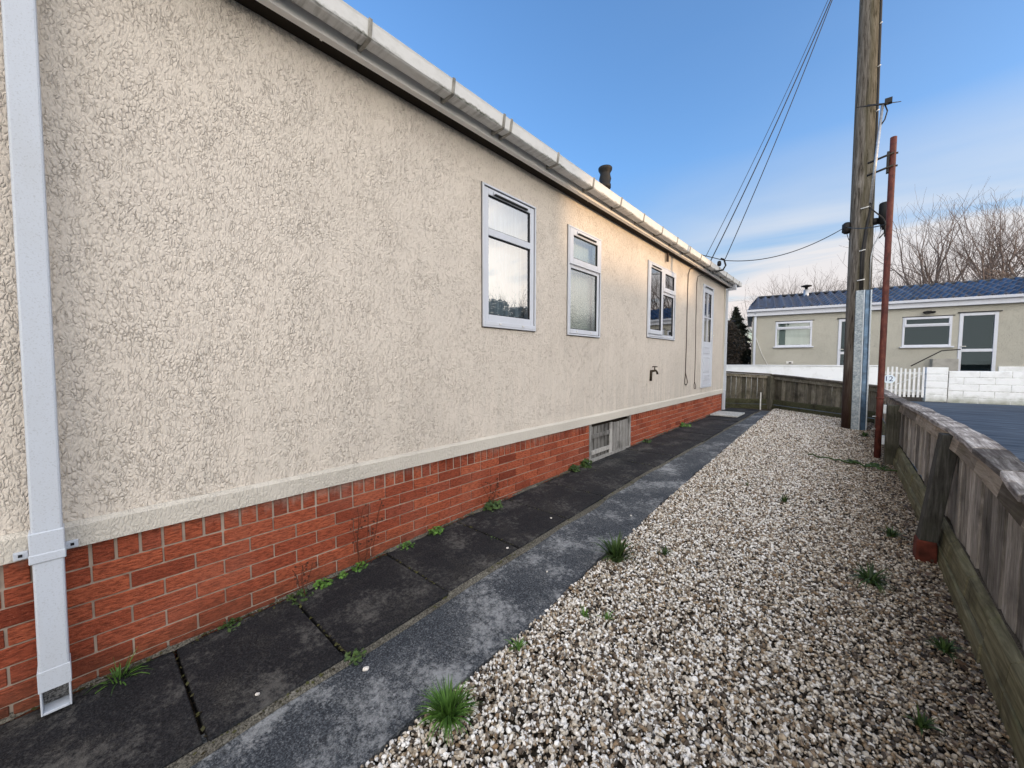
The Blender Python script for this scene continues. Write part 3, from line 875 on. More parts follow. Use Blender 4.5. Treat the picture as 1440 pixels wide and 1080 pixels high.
# skirting hatch
mb = MB()
mb.box(-.03, .008, HA, HA + .045, .085, ZB); mb.box(-.03, .008, HB - .045, HB, .10, ZB); mb.box(-.03, .006, HA + .045, HB - .045, .085, .125)
ht = mb.build('access_hatch', M['hatch'], home, bevel=.003); ht['label'] = 'bare grey timber hatch set in the brick skirt'
mb = MB(); ym = (HA + HB) / 2
ztop = .515
for i in range(5):
    y0_ = HA + .055 + i * .095; mb.cur = .05 + .3 * rnd.random(); mb.box(-.030, -.020, y0_, y0_ + .076, .128, ztop)
for zz in (.20, .40):
    mb.cur = rnd.random(); mb.box(-.020, .002, HA + .06, HA + .53, zz - .025, zz + .025)
for i in range(6):
    y0_ = HA + .535 + i * .094; mb.cur = .25 + .6 * rnd.random(); mb.box(-.02, -.002 + rnd.uniform(-.004, .003), y0_, y0_ + .080, .125, ztop + rnd.uniform(-.01, .012))
mb.build('hatch_boards', M['hatch'], ht, bevel=.002)
mb = MB(); mb.quad((-.06, HA, .05), (-.06, HB, .05), (-.06, HB, ZB), (-.06, HA, ZB)); mb.build('hatch_void', M['soffit'], ht, fix=False)

# tap on the wall
mb = MB()
mb.tube([(.012, 5.90, 1.02), (.014, 5.90, 1.10), (.018, 5.90, 1.17)], .020, 10)
mb.tube([(.0, 5.90, 1.165), (.06, 5.92, 1.175), (.075, 5.93, 1.18), (.095, 5.935, 1.155), (.10, 5.937, 1.12)], [.018, .018, .017, .015, .017], 10)
mb.tube([(.060, 5.925, 1.18), (.062, 5.925, 1.23)], .010, 8)
tp = mb.build('water_tap', M['brass'], home)
mb = MB(); mb.tube([(.035, 5.895, 1.235), (.062, 5.925, 1.238), (.09, 5.955, 1.235)], .008, 8); mb.build('tap_handle', M['brass'], tp)
# wall cables
def wav(pts, r=.006, n=6, j=.004):
    out = []
    for p, q in zip(pts[:-1], pts[1:]):
        p, q = Vector(p), Vector(q); k = max(1, int((q - p).length / .12))
        for i in range(k):
            v = p.lerp(q, i / k); out.append(v + Vector((0, rnd.uniform(-j, j), 0)))
    out.append(Vector(pts[-1])); return out
mb = MB()
mb.tube(wav([(.10, 7.75, 3.075), (.012, 7.66, 3.03), (.010, 7.57, 2.92), (.010, 7.56, 2.4), (.010, 7.57, 1.7), (.010, 7.55, 1.08)]) +
        [Vector(p) for p in ((.012, 7.52, .98), (.012, 7.53, .90), (.012, 7.62, .88), (.012, 7.68, .93), (.012, 7.62, 1.02), (.010, 7.56, 1.10))], .007, 6)
c1 = mb.build('hanging_cable', M['greycable'], home); c1['label'] = 'brown cable with a loop at its end, nearer of two beside the door'
mb = MB()
mb.tube(wav([(.10, 8.55, 3.08), (.012, 8.36, 3.03), (.010, 8.16, 2.98), (.010, 8.10, 2.85), (.010, 8.10, 2.2), (.010, 8.13, 1.5), (.010, 8.12, .92)]) +
        [Vector(p) for p in ((.012, 8.08, .86), (.012, 8.10, .79), (.012, 8.18, .78), (.012, 8.20, .84), (.010, 8.13, .91))], .006, 6)
c2 = mb.build('hanging_cable', M['greycable'], home); c2['label'] = 'thin cable hanging close beside the door frame'
# small cable hook under the eaves for the overhead lines
HK = Vector((.33, 8.72, 3.36))
mb = MB()
mb.tube([(.13, 8.45, 3.13), (.24, 8.55, 3.11), (.33, 8.66, 3.14), (.36, 8.74, 3.24), (.33, 8.72, 3.36), (.29, 8.66, 3.37)], .016, 8)
mb.lathe((.27, 8.62, 3.22), [(.03, 0), (.04, .03), (.035, .08), (.02, .1)], 10)
mb.build('cable_hook', M['black'], home)
mb = MB(); mb.box(.02, .05, 6.42, 6.46, 2.93, 3.06); mb.build('cable_clip', M['greycable'], home)

# ------------------------------------------------------------------ fences
def fence(name, label, pts, zt, zbot, bw, face, mats, posts=(), cap_w=.14, cap_t=.045, rail=True, beam=True, gap=.007, capover=.0, postside=-1, lean=None):
    """pts: polyline of the board line; face: unit normal toward the yard side is to the left/right by sign"""
    t = thing(name, label, 'fence', (pts[0][0], pts[0][1], gz(pts[0][1])))
    P = [Vector((p[0], p[1], 0)) for p in pts]
    bm_, cm_, rm_, gm_ = MB(), MB(), MB(), MB()
    for i in range(len(P) - 1):
        A, B = P[i], P[i + 1]; u = (B - A); Ln = u.length; u.normalize(); nrm = Vector((-u.y, u.x, 0)) * face
        def pt(s, o, z): v = A + u * s + nrm * o; return (v.x, v.y, z)
        def top(s): return zt[i] + (zt[i + 1] - zt[i]) * s / Ln
        def gy(s): return gz((A + u * s).y)
        s = 0
        while s < Ln - .01:
            w_ = min(bw * rnd.uniform(.85, 1.15), Ln - s); bm_.cur = rnd.random()
            o0 = rnd.uniform(-.008, .008); th = .018; dz = rnd.uniform(-.012, .006)
            s1 = s + w_ - gap; o1 = o0 + rnd.uniform(-.006, .006)
            za, zb = gy(s) + zbot, gy(s1) + zbot
            bm_.hexa([pt(s, o0, za), pt(s1, o1, zb), pt(s1, o1 - th, zb), pt(s, o0 - th, za),
                      pt(s, o0, top(s) + dz), pt(s1, o1, top(s1) + dz), pt(s1, o1 - th, top(s1) + dz), pt(s, o0 - th, top(s) + dz)])
            s += w_
        k = max(2, int(Ln / .22)); 
        cm_.cur = rnd.random(); e = [rnd.uniform(-.008, .008) for _ in range(k + 1)]; e2 = [rnd.uniform(-.007, .007) for _ in range(k + 1)]; e3 = [rnd.uniform(-.002, .003) for _ in range(k + 1)]
        for j in range(k):
            s0, s1 = Ln * j / k, Ln * (j + 1) / k; ci = cap_w * .5
            if rnd.random() < .25: cm_.cur = rnd.random()
            def cp_(s_, jj, oo, dz): return pt(s_, oo + (e[jj] if oo > 0 else e2[jj]), top(s_) + .012 + dz + e3[jj] * (1 if dz > .01 else 0))
            cm_.hexa([cp_(s0, j, ci, 0), cp_(s1, j + 1, ci, 0), cp_(s1, j + 1, -ci, 0), cp_(s0, j, -ci, 0),
                      cp_(s0, j, ci, cap_t * .85), cp_(s1, j + 1, ci, cap_t * .85), cp_(s1, j + 1, -ci, cap_t), cp_(s0, j, -ci, cap_t)])
        if rail:
            rm_.cur = rnd.random()
            rm_.hexa([pt(0, .05, top(0) - .075), pt(Ln, .05, top(Ln) - .075), pt(Ln, .011, top(Ln) - .075), pt(0, .011, top(0) - .075),
                      pt(0, .035, top(0) + .008), pt(Ln, .035, top(Ln) + .008), pt(Ln, .011, top(Ln) + .008), pt(0, .011, top(0) + .008)])
        if beam:
            kk = max(1, int(Ln / .5)); ee = [rnd.uniform(-.006, .006) for _ in range(kk + 1)]
            for j in range(kk):
                s0, s1 = Ln * j / kk, Ln * (j + 1) / kk; a0, a1 = ee[j], ee[j + 1]
                gm_.cur = .5
                gm_.hexa([pt(s0, .055 + a0, gy(s0) + .07), pt(s1, .055 + a1, gy(s1) + .07), pt(s1, .012, gy(s1) + .07), pt(s0, .012, gy(s0) + .07),
                          pt(s0, .045 + a0, gy(s0) + .175 + a0), pt(s1, .045 + a1, gy(s1) + .175 + a1), pt(s1, .012, gy(s1) + .20), pt(s0, .012, gy(s0) + .20)])
                gm_.hexa([pt(s0, .068 - a0, gy(s0) - .06), pt(s1, .068 - a1, gy(s1) - .06), pt(s1, .045, gy(s1) - .06), pt(s0, .045, gy(s0) - .06),
                          pt(s0, .064 - a0, gy(s0) + .062 + a0), pt(s1, .064 - a1, gy(s1) + .062 + a1), pt(s1, .047, gy(s1) + .064), pt(s0, .047, gy(s0) + .064)])
    bm_.build('board_panel', mats[0], t); cm_.build('cap_rail', mats[1], t, bevel=.006)
    if rail: rm_.build('rail', mats[2], t, bevel=.003)
    if beam: gm_.build('gravel_board', mats[3], t, bevel=.006)
    for (x0, x1, y0, y1, z0, z1, lx, ly, rot, pm) in posts:
        mb = MB(); mb.cur = rnd.random()
        cx0, cy0 = (x0 + x1) / 2, (y0 + y1) / 2
        def rp_(x, y, z, dx, dy):
            X, Y = x - cx0, y - cy0; c_, s_ = math.cos(rot), math.sin(rot)
            return (cx0 + X * c_ - Y * s_ + dx, cy0 + X * s_ + Y * c_ + dy, z)
        ring = [(x0, y0), (x1, y0), (x1, y1), (x0, y1)]
        mb.hexa([rp_(*q, z0, 0, 0) for q in ring] + [rp_(*q, z1, lx, ly) for q in ring])
        mb.build('post', pm, t, bevel=.006)
    return t

fence('timber_fence', 'weathered low board fence with lichened cap along the right side by the road',
      [(2.76, 10.3), (2.80, 7.4), (2.822, 5.9), (2.835, 5.0), (2.858, 3.33), (2.861, 2.9), (2.864, 2.5), (2.866, 2.2), (2.868, 1.7), (2.875, -3.0)], [.76, .785, .82, .845, .86, .85, .825, .80, .77, .755], .19, .105, -1,
      (M['fence'], M['cap'], M['railwood'], M['gboard']), cap_w=.105, cap_t=.036,
      posts=[(2.665, 2.785, 6.36, 6.47, .02, .80, .01, 0, 0, M['post']), (2.70, 2.783, 3.50, 3.59, .185, .868, .072, .0, .08, M['postpale']),
             (2.72, 2.85, .32, .44, -.05, .80, .02, 0, 0, M['postpale'])])
bpath = fence('timber_fence', 'dark mossy board fence running behind the telegraph pole', [(.79, 12.06), (2.2, 10.84), (2.76, 10.35)], [.945, .84, .80], .12, .10, -1,
      (M['fencefar'], M['capx'], M['fencefar'], M['gboardfar']),
      posts=[(.70, .82, 11.93, 12.05, .05, .95, 0, 0, -.7, M['post'])], cap_t=.04)
fence('timber_fence', 'dark board fence closing the gap at the far corner of the park home', [(-1.6, 11.09), (.76, 12.05)], [1.10, .955], .12, .12, -1,
      (M['fencefar'], M['capx'], M['fencefar'], M['gboardfar']), cap_t=.04)

# galvanised bracket straps on the corner post are its own pieces
cf = bpy.data.objects['timber_fence']
for z in (.33, .70):
    mb = MB(); mb.box(2.640, 2.664, 6.345, 6.40, z, z + .10); mb.build('steel_strap', M['galvlight'], cf)
# splinters broken off the cap on the road side
mb = MB()
for (y, l, o) in ((2.75, .22, .085), (3.05, .16, .09), (2.6, .3, .10)):
    x = 2.845 + o - .02; z = .835
    mb.cur = rnd.random(); mb.hexa([(x, y, z - .01), (x + .035, y + .03, z - .012), (x + .03, y + l, z + .0), (x - .01, y + l, z), (x, y, z + .01), (x + .035, y + .03, z + .006), (x + .03, y + l, z + .014), (x - .01, y + l, z + .016)])
mb.build('splinter', M['cap'], cf)

mb = MB(); mb.cur = .35
mb.hexa([(2.692, 3.485, .02), (2.79, 3.495, .02), (2.785, 3.62, .02), (2.687, 3.61, .02), (2.695, 3.488, .188), (2.787, 3.498, .188), (2.782, 3.615, .188), (2.691, 3.605, .188)])
o = mb.build('loose_brick', M['oldbrick'], bevel=.012); tag(o, 'red brick propped under the leaning grey fence post', 'brick')

# white marker stake
mb = MB(); sx, sy = .66, 11.25
mb.box(sx - .012, sx + .012, sy - .012, sy + .012, .11, .56); o = mb.build('marker_stake', M['clip'], bevel=.003)
tag(o, 'thin white stake standing before the dark far fence', 'stake')

# ------------------------------------------------------------------ telegraph pole
tp_ = thing('telegraph_pole', 'tall weathered timber telegraph pole with galvanised cable guard', 'telegraph pole', (2.36, 9.35, .13))
PB, PT = Vector((2.40, 9.32, -.1)), Vector((2.32, 9.87, 9.6))
def pol(z): return PB.lerp(PT, (z + .1) / 9.7)
mb = MB(); mb.tube([pol(z) for z in [-.1, .5, 1.5, 2.5, 3.5, 4.5, 5.5, 6.5, 7.5, 8.5, 9.6]], [.178, .176, .172, .169, .165, .161, .157, .152, .148, .143, .138], 24)
mb.build('shaft', M['pole'], tp_)
rdir = Vector((math.cos(math.radians(41.3)), math.sin(math.radians(41.3)), 0)); fdir = Vector((math.sin(math.radians(41.3)) * .66 + .0, -.75, 0)).normalized()
tocam = (Vector((2.35, 0, 0)) - Vector((2.36, 9.3, 0))).normalized()
side = Vector((-tocam.y, tocam.x, 0))    # to the right as seen from the camera
if side.x < 0: side = -side
# guard: folded steel channel
mb = MB()
def gp(s, f, z): v = pol(z); q = Vector((v.x, v.y, 0)) + side * s + tocam * f; return (q.x, q.y, z)
gprof = [(-.020, .195), (.085, .205), (.10, .225), (.115, .205), (.16, .15), (.205, .13)]
for (m_, rng) in ((0, (0, 1)),):
    pass
zs_ = [.10, 1.0, 2.0, 2.575]
def strip(name, seg, mat):
    mb = MB()
    for za, zb in zip(zs_[:-1], zs_[1:]):
        for (a0, a1) in zip(seg[:-1], seg[1:]):
            mb.quad(gp(*a0, za), gp(*a1, za), gp(*a1, zb), gp(*a0, zb))
    o = mb.build(name, mat, tp_, fix=False)
    s = o.modifiers.new('solid', 'SOLIDIFY'); s.thickness = .004
    return o
strip('cable_guard', [(-.045, .16), (-.035, .195), (.062, .208)], M['galv'])
strip('guard_lip', [(.062, .208), (.071, .224), (.080, .206)], M['galvlight'])
strip('guard_channel', [(.080, .206), (.092, .165), (.138, .150), (.155, .165)], M['galvblue'])
strip('guard_lip', [(.155, .165), (.168, .172), (.175, .150)], M['galvlight'])
# cable up the pole with clips
mb = MB()
def pc(s, f, z): return Vector(gp(s, f, z))
mb.tube([pc(.02, .178, 2.3), pc(.02, .182, 3.2), pc(.06, .172, 3.6), pc(.135, .10, 4.2), pc(.150, .07, 5.2), pc(.147, .06, 6.5), pc(.142, .06, 8.0), pc(.137, .05, 9.3)], .020, 8)
mb.tube([pc(.04, .178, 2.3), pc(.045, .178, 3.2), pc(.075, .165, 3.6)], .014, 8)
mb.build('pole_cable', M['cable'], tp_)
mb = MB(); mb.tube([pc(.14, .115, 2.5), pc(.140, .115, 3.15), pc(.17, .11, 3.35), pc(.25, .10, 3.55), pc(.27, .08, 3.68)], .010, 8); mb.build('thin_cable', M['alu'], tp_)
for z, s, f, wd in ((2.75, .02, .19, .10), (3.27, .025, .192, .08), (4.02, .045, .185, .13), (4.62, .145, .095, .05), (5.15, .150, .08, .05), (5.72, .148, .08, .05), (6.5, .145, .08, .05), (7.25, .143, .07, .05)):
    mb = MB(); a = pc(s - wd / 2, f - (.02 if z > 4.3 else 0), z); b = pc(s + wd / 2, f + .02, z + .01); mb.tube([a, b], .010, 6); mb.build('cable_clip', M['clip'], tp_)
# closure and clamps
mb = MB()
mb.tube([pc(.13, .02, 3.80), pc(.30, .03, 3.80)], .030, 8); mb.lathe(pc(.17, .03, 3.74), [(.05, 0), (.05, .10)], 12)
mb.build('closure_bracket', M['black'], tp_)
mb = MB(); cc_ = pc(.30, .05, 3.62); mb.lathe(cc_, [(.03, 0), (.055, .02), (.058, .10), (.085, .11), (.085, .44), (.075, .455), (.02, .46)], 16)
mb.tube([cc_ + Vector((0, 0, 0)), cc_ + Vector((0, 0, -.06)), cc_ + Vector((-.06, 0, -.14)), ], .010, 6)
mb.build('cable_closure', M['black'], tp_)
mb = MB(); c0 = pc(-.20, .03, 3.76)
mb.tube([c0 + Vector((0, 0, -.10)), c0 + Vector((0, 0, -.07)), c0 + Vector((0, 0, .07)), c0 + Vector((0, 0, .10))], [.035, .07, .07, .035], 12)
mb.tube([c0 + Vector((.0, 0, -.08)), c0 + Vector((.03, 0, -.2)), c0 + Vector((.07, 0, -.3))], .006, 6)
mb.build('wire_clamp', M['black'], tp_)

# ------------------------------------------------------------------ red aerial mast
am = thing('aerial_mast', 'thin rusty red steel mast carrying a small television aerial', 'aerial mast', (2.62, 6.72, .1))
RB, RT = Vector((2.622, 6.72, -.1)), Vector((2.628, 7.03, 4.16))
def rdp(z): return RB.lerp(RT, (z + .1) / 4.26)
mb = MB(); mb.tube([rdp(z) for z in (-.1, .8, 1.6, 2.4, 3.2, 4.0, 4.16)], .0335, 14); mb.build('mast_tube', M['rust'], am)
td = (Vector((2.35, 0, 0)) - Vector((2.62, 6.8, 0))).normalized(); sd = Vector((-td.y, td.x, 0)); sd = sd if sd.x > 0 else -sd
def ap(z, s, f=0): v = rdp(z); return Vector((v.x, v.y, z)) + sd * s + td * f
for z in (3.93, 3.77):
    mb = MB(); mb.tube([ap(z + .02, .01, .04), ap(z - .035, -.235, .04)], .013, 6); mb.tube([ap(z + .02, .05, .0), ap(z + .02, -.05, .0)], .012, 6)
    mb.build('stand_off_arm', M['cable'], am)
mb = MB(); mb.box(*sorted((ap(3.7, -.055).x, ap(3.7, -.03).x)), *sorted((ap(3.7, 0).y - .03, ap(3.7, 0).y + .03)), 3.72, 3.98); mb.build('clamp_plate', M['cable'], am)
mb = MB(); mb.tube([ap(3.36, -.185, .06), ap(4.60, -.118, .06)], .016, 10); ml = mb.build('aerial_tube', M['alu'], am)
mb = MB()
hub = ap(4.60, -.10, .06)
# boom points away to the left and back, elements across it
bd = Vector((-.55, .55, .42)).normalized(); ed = Vector((.78, .62, .12)).normalized()
mb.tube([hub + bd * -.04, hub + bd * .26], .013, 6)
for i, q in enumerate((.0, .05, .10, .15, .20, .25)):
    mb.tube([hub + bd * q - ed * (.2 - .01 * i), hub + bd * q + ed * (.2 - .01 * i)], .005, 5)
mb.box(hub.x - .0, hub.x + .07, hub.y - .03, hub.y + .03, hub.z - .01, hub.z + .05)
mb.build('aerial', M['cable'], am)
mb = MB()
mb.tube([hub, ap(4.50, -.07, .06), ap(4.40, -.09, .06), ap(4.33, -.13, .06)], .008, 6)
mb.build('aerial_cable', M['cable'], am)
mb = MB()
mb.tube([ap(3.36, -.185, .06), ap(3.31, -.19, .06), ap(3.24, -.14, .06), ap(3.14, -.06, .05), ap(3.08, -.035, .05), ap(2.9, -.035, .04)], .008, 6)
mb.build('aerial_cable', M['cable'], am)
mb = MB(); mb.tube([rdp(.84), rdp(.86)], .042, 12); mb.build('collar', M['rust'], am)
for z_ in (.62, .46):
    mb = MB(); mb.tube([ap(z_, -.03, .05), ap(z_, -.06, .08)], .006, 5); mb.build('cable_tie', M['clip'], am)

# ------------------------------------------------------------------ overhead wires
def sagline(name, label, A, B, sag, r, group=None, mat='cable'):
    A, B = Vector(A), Vector(B); mb = MB(); pts = []
    for i in range(25):
        t_ = i / 24; p = A.lerp(B, t_); p.z -= sag * 4 * t_ * (1 - t_); pts.append(p)
    mb.tube(pts, r, 6); o = mb.build(name, M[mat], fix=False); tag(o, label, 'overhead wire', group); return o
ptop = pol(9.35)
sagline('overhead_wire', 'black overhead wire ending on the curved hook at the eaves', HK + Vector((.02, 0, 0)), ptop + Vector((-.12, -.08, .0)), .16, .0075)
sagline('overhead_wire', 'double black overhead wire dropping to the gutter left of the hook, middle of the three', (.2, 8.28, 3.27), ptop + Vector((-.13, -.06, -.1)), .16, .009)
sagline('overhead_wire', 'faint thin overhead wire, farthest left of the three rising to the pole', (.2, 7.9, 3.25), ptop + Vector((-.16, .0, -.05)), .16, .005)
p1 = pc(-.215, .06, 3.78); p2 = ap(2.99, -.02, .05)
mb = MB(); pts = []
a_, b_ = HK + Vector((0, 0, -.02)), p1
pts.append(Vector((.0, 8.1, 3.40)))
for i in range(25):
    t_ = i / 24; p = a_.lerp(b_, t_); p.z -= .20 * 4 * t_ * (1 - t_); pts.append(p)
for i in range(1, 9):
    t_ = i / 8; p = b_.lerp(ap(3.05, -.03, .06), t_); p.z -= .04 * 4 * t_ * (1 - t_); pts.append(p)
mb.tube(pts, .0075, 6); o = mb.build('aerial_lead', M['cable'], fix=False); tag(o, 'black cable sagging from the eaves hook past the pole to the red mast', 'aerial cable')

# ------------------------------------------------------------------ neighbouring home
NRZ = math.atan2(.168, .986)
N0 = Vector((-.975, 19.446, .1))
nh = thing('park_home', 'low roughcast park home with blue tiled roof behind the white walls', 'park home', N0, NRZ)
Z = lambda z: z - .1
LEN = 13.0
mb = MB()
NOP = [(.835, 2.06, 1.95, 2.975), (2.88, 3.62, .85, 2.98), (4.70, 5.96, 1.87, 2.925), (6.13, 7.03, .92, 3.0)]
xb_ = sorted({0, LEN, *[v for o in NOP for v in o[:2]]}); zb_ = sorted({.1, 3.45, *[v for o in NOP for v in o[2:]]})
for a, b in zip(xb_[:-1], xb_[1:]):
    for c, d in zip(zb_[:-1], zb_[1:]):
        xm, zm = (a + b) / 2, (c + d) / 2
        if any(o[0] < xm < o[1] and o[2] < zm < o[3] for o in NOP): continue
        mb.quad((a, 0, Z(c)), (b, 0, Z(c)), (b, 0, Z(d)), (a, 0, Z(d)))
mb.quad((0, 0, 0), (0, 0, Z(3.45)), (0, 5.5, Z(3.45)), (0, 5.5, 0)); mb.quad((LEN, 0, 0), (LEN, 5.5, 0), (LEN, 5.5, Z(3.45)), (LEN, 0, Z(3.45)))
mb.quad((0, 5.5, 0), (0, 5.5, Z(3.45)), (LEN, 5.5, Z(3.45)), (LEN, 5.5, 0))
mb.build('wall', M['roughcast'], nh, fix=False)
mb = MB(); mb.box(-.2, LEN + .2, -.16, -.001, Z(3.255), Z(3.46)); mb.box(-.2, -.03, 0, 5.6, Z(3.255), Z(3.46)); mb.build('fascia', M['upvc'], nh)
mb = MB(); mb.extr_x([(-.27, Z(3.43)), (-.17, Z(3.43)), (-.165, Z(3.52)), (-.28, Z(3.52))], [-.22, LEN]); mb.build('gutter', M['upvc'], nh)
# pantile-like roof
mb = MB(); mb.smooth = False
nt_, per, ncour = int((LEN + .4) / .3), 8, 8
dep, rise = 2.75, .88
for cidx in range(ncour):
    s0, s1 = cidx / ncour, (cidx + 1) / ncour
    for i in range(nt_):
        mb.cur = rnd.random()
        x0 = -.2 + i * .3
        prev = None
        for j in range(per + 1):
            ph = j / per; zz = .075 * (math.sin(ph * 2 * PI) * .5 + (.6 if .15 < ph < .45 else 0))
            xx = x0 + ph * .3; xa_, xb_2 = max(xx, -.2 + .42 * s0), max(xx, -.2 + .42 * s1)
            hip0 = max(0, .0)
            a = (xa_, -.2 + dep * s0, Z(3.50) + rise * s0 + zz + .042); b = (xb_2, -.2 + dep * s1, Z(3.50) + rise * s1 + zz)
            if prev:
                mb.quad(prev[0], a, b, prev[1])
                lo0 = (prev[0][0], prev[0][1], prev[0][2] - .06); lo1 = (a[0], a[1], a[2] - .06)
                mb.quad(lo0, lo1, a, prev[0])
            prev = (a, b)
zr_ = Z(3.50) + rise
mb.quad((.22, dep - .2, zr_), (LEN + .2, dep - .2, zr_), (LEN + .2, 5.7, Z(3.5)), (-.2, 5.7, Z(3.5)))
mb.poly([(-.2, -.2, Z(3.5)), (.22, dep - .2, zr_), (-.2, 5.7, Z(3.5))])
mb.build('roof', M['tiles'], nh, fix=False)
mb = MB(); mb.tube([(.22, dep - .2, zr_ + .03), (LEN + .2, dep - .2, zr_ + .03)], .05, 8); mb.build('ridge_cap', M['roofgrey'], nh)
mb = MB(); mb.box(.06, .15, -.10, -.02, Z(.3), Z(3.30)); mb.tube([(.105, -.06, Z(3.28)), (.105, -.14, Z(3.36)), (.105, -.21, Z(3.43))], .04, 8); mb.build('downpipe', M['pipe'], nh, bevel=.008)
def nwin(a, b, c, d, split, lab, mat='glassfar', back='room'):
    mb = MB()
    def fb(x0, x1, z0, z1, w_, y0, y1):
        mb.box(x0, x0 + w_, y0, y1, Z(z0), Z(z1)); mb.box(x1 - w_, x1, y0, y1, Z(z0), Z(z1))
        mb.box(x0 + w_, x1 - w_, y0, y1, Z(z1) - w_, Z(z1)); mb.box(x0 + w_, x1 - w_, y0, y1, Z(z0), Z(z0) + w_)
    fb(a, b, c, d, .06, -.02, .06); mb.box(a + .06, b - .06, -.03, .06, Z(split) - .04, Z(split) + .04)
    fb(a + .03, b - .03, split, d - .02, .06, -.045, .02)
    w = mb.build('window', M['upvc'], nh, bevel=.006); w['label'] = lab
    for (z0, z1) in ((c + .06, split - .04), (split + .04, d - .075)):
        mb2 = MB(); mb2.quad((a + .06, .0, Z(z0)), (b - .06, .0, Z(z0)), (b - .06, .0, Z(z1)), (a + .06, .0, Z(z1))); mb2.build('pane', M[mat], w, fix=False)
    mb2 = MB(); mb2.box(a - .06, b + .06, -.09, .0, Z(c) - .05, Z(c) - .001); mb2.build('sill', M['upvc'], w, bevel=.006)
    mb2 = MB(); mb2.quad((a, .16, Z(c)), (b, .16, Z(c)), (b, .16, Z(d)), (a, .16, Z(d))); mb2.build('curtain', M[back], w, fix=False)
    mb2 = MB(); mb2.box(a - .02, b + .06, -.02, .02, Z(d) + .002, Z(d) + .03); mb2.build('lintel_drip', M['seal'], w)
nwin(.835, 2.06, 1.95, 2.975, 2.70, 'left window with pale curtains', 'glassmid', 'obback')
nwin(4.70, 5.96, 1.87, 2.925, 2.62, 'right window with dark glass under the flood lamp')
def ndoor(a, b, c, d, lab):
    mb = MB(); mb.box(a, a + .09, -.03, .06, Z(c), Z(d)); mb.box(b - .09, b, -.03, .06, Z(c), Z(d)); mb.box(a + .09, b - .09, -.03, .06, Z(d) - .1, Z(d)); mb.box(a + .09, b - .09, -.03, .06, Z(c), Z(c) + .08)
    zm = c + .38 * (d - c); mb.box(a + .09, b - .09, -.02, .05, Z(zm) - .05, Z(zm) + .05)
    w = mb.build('door', M['upvc'], nh, bevel=.008); w['label'] = lab
    for (z0, z1) in ((c + .08, zm - .05), (zm + .05, d - .1)):
        mb2 = MB(); mb2.quad((a + .09, .0, Z(z0)), (b - .09, .0, Z(z0)), (b - .09, .0, Z(z1)), (a + .09, .0, Z(z1))); mb2.build('pane', M['glassfar'], w, fix=False)
    mb2 = MB(); mb2.quad((a, .16, Z(c)), (b, .16, Z(c)), (b, .16, Z(d)), (a, .16, Z(d))); mb2.build('door_backing', M['room'], w, fix=False)
    mb2 = MB(); mb2.tube([(a + .05, -.04, Z(zm) + .14), (a + .05, -.08, Z(zm) + .14), (a + .17, -.08, Z(zm) + .14)], .013, 6); mb2.build('door_handle', M['clip'], w)
    mb2 = MB(); mb2.box(a - .05, b + .06, -.06, .0, Z(d) + .003, Z(d) + .035); mb2.build('drip_bar', M['seal'], w)
ndoor(2.88, 3.62, .85, 2.98, 'white glazed door half hidden by the telegraph pole')
ndoor(6.13, 7.03, .92, 3.0, 'white door with two dark glass panels')
mb = MB(); mb.box(5.27, 5.40, -.13, 0, Z(3.04), Z(3.13)); mb.lathe((5.24, -.14, Z(3.03)), [(.03, 0), (.07, .03), (.05, .08)], 10); mb.lathe((5.44, -.14, Z(3.03)), [(.03, 0), (.07, .03), (.05, .08)], 10)
mb.build('flood_lamp', M['black'], nh)
mb = MB(); mb.lathe((3.85 - 1.85, 2.0, Z(3.9)), [(.10, 0), (.10, .62), (.06, .63)], 14); fl = mb.build('flue_pipe', M['alu'], nh)
mb = MB(); mb.lathe((2.0, 2.0, Z(3.9)), [(.05, .63), (.06, .72), (.20, .76), (.19, .80), (.02, .84)], 14); mb.build('flue_cowl', M['black'], fl)
mb = MB(); mb.box(1.25, 1.48, -.03, .0, Z(1.24), Z(1.34)); mb.build('wall_vent', M['clip'], nh)
mb = MB(); mb.box(1.33, 1.42, -.035, -.03, Z(1.25), Z(1.30)); mb.build('vent_hole', M['black'], nh)
mb = MB(); mb.box(5.45, 6.08, -.30, -.02, 0, Z(1.42)); mb.build('entrance_steps', M['steps'], nh, bevel=.01)
mb = MB(); mb.tube([(4.9, -.32, Z(1.16)), (5.65, -.32, Z(1.70)), (6.1, -.32, Z(1.74))], .018, 8); mb.build('handrail', M['cable'], nh)
mb = MB(); mb.tube([(.1, -.02, Z(2.5)), (.4, -.02, Z(1.6)), (.75, -.02, Z(.9))], .012, 5); mb.build('trailing_cable', M['clip'], nh)
mb = MB(); mb.box(7.1, 11, -.05, 0, Z(.3), Z(1.16)); mb.build('plinth', M['whitewall'], nh)

# white front walls and gate (line parallel to the neighbouring facade)
WO = Vector((4.037, 17.268, .1)); wu = Vector((.986, .168, 0))
ww = thing('block_wall', 'white painted low block wall with a square pier beside the picket gate', 'garden wall', WO, NRZ)
mb = MB(); mb.mi = 0
x = 0
def blocks(x0, x1, z0, z1, y0, y1, bl, bh, off=True):
    r = 0; z = z0
    while z < z1 - .01:
        zz = min(z + bh, z1); xx = x0 - (bl / 2 if r % 2 and off else 0)
        while xx < x1 - .01:
            a, b = max(xx, x0), min(xx + bl, x1)
            if b - a > .02:
                j = rnd.uniform(-.004, .004); mb.box(a + .004, b - .004, y0 + j, y1, z + .004, zz - .004)
            xx += bl
        z = zz; r += 1
blocks(.0, .47, 0, 1.06, -.02, .2, .47, .21, False)
blocks(.49, 9.0, -.05, .94, .0, .2, .62, .2)
mb.build('wall_blocks', M['whitewall'], ww, bevel=.012)
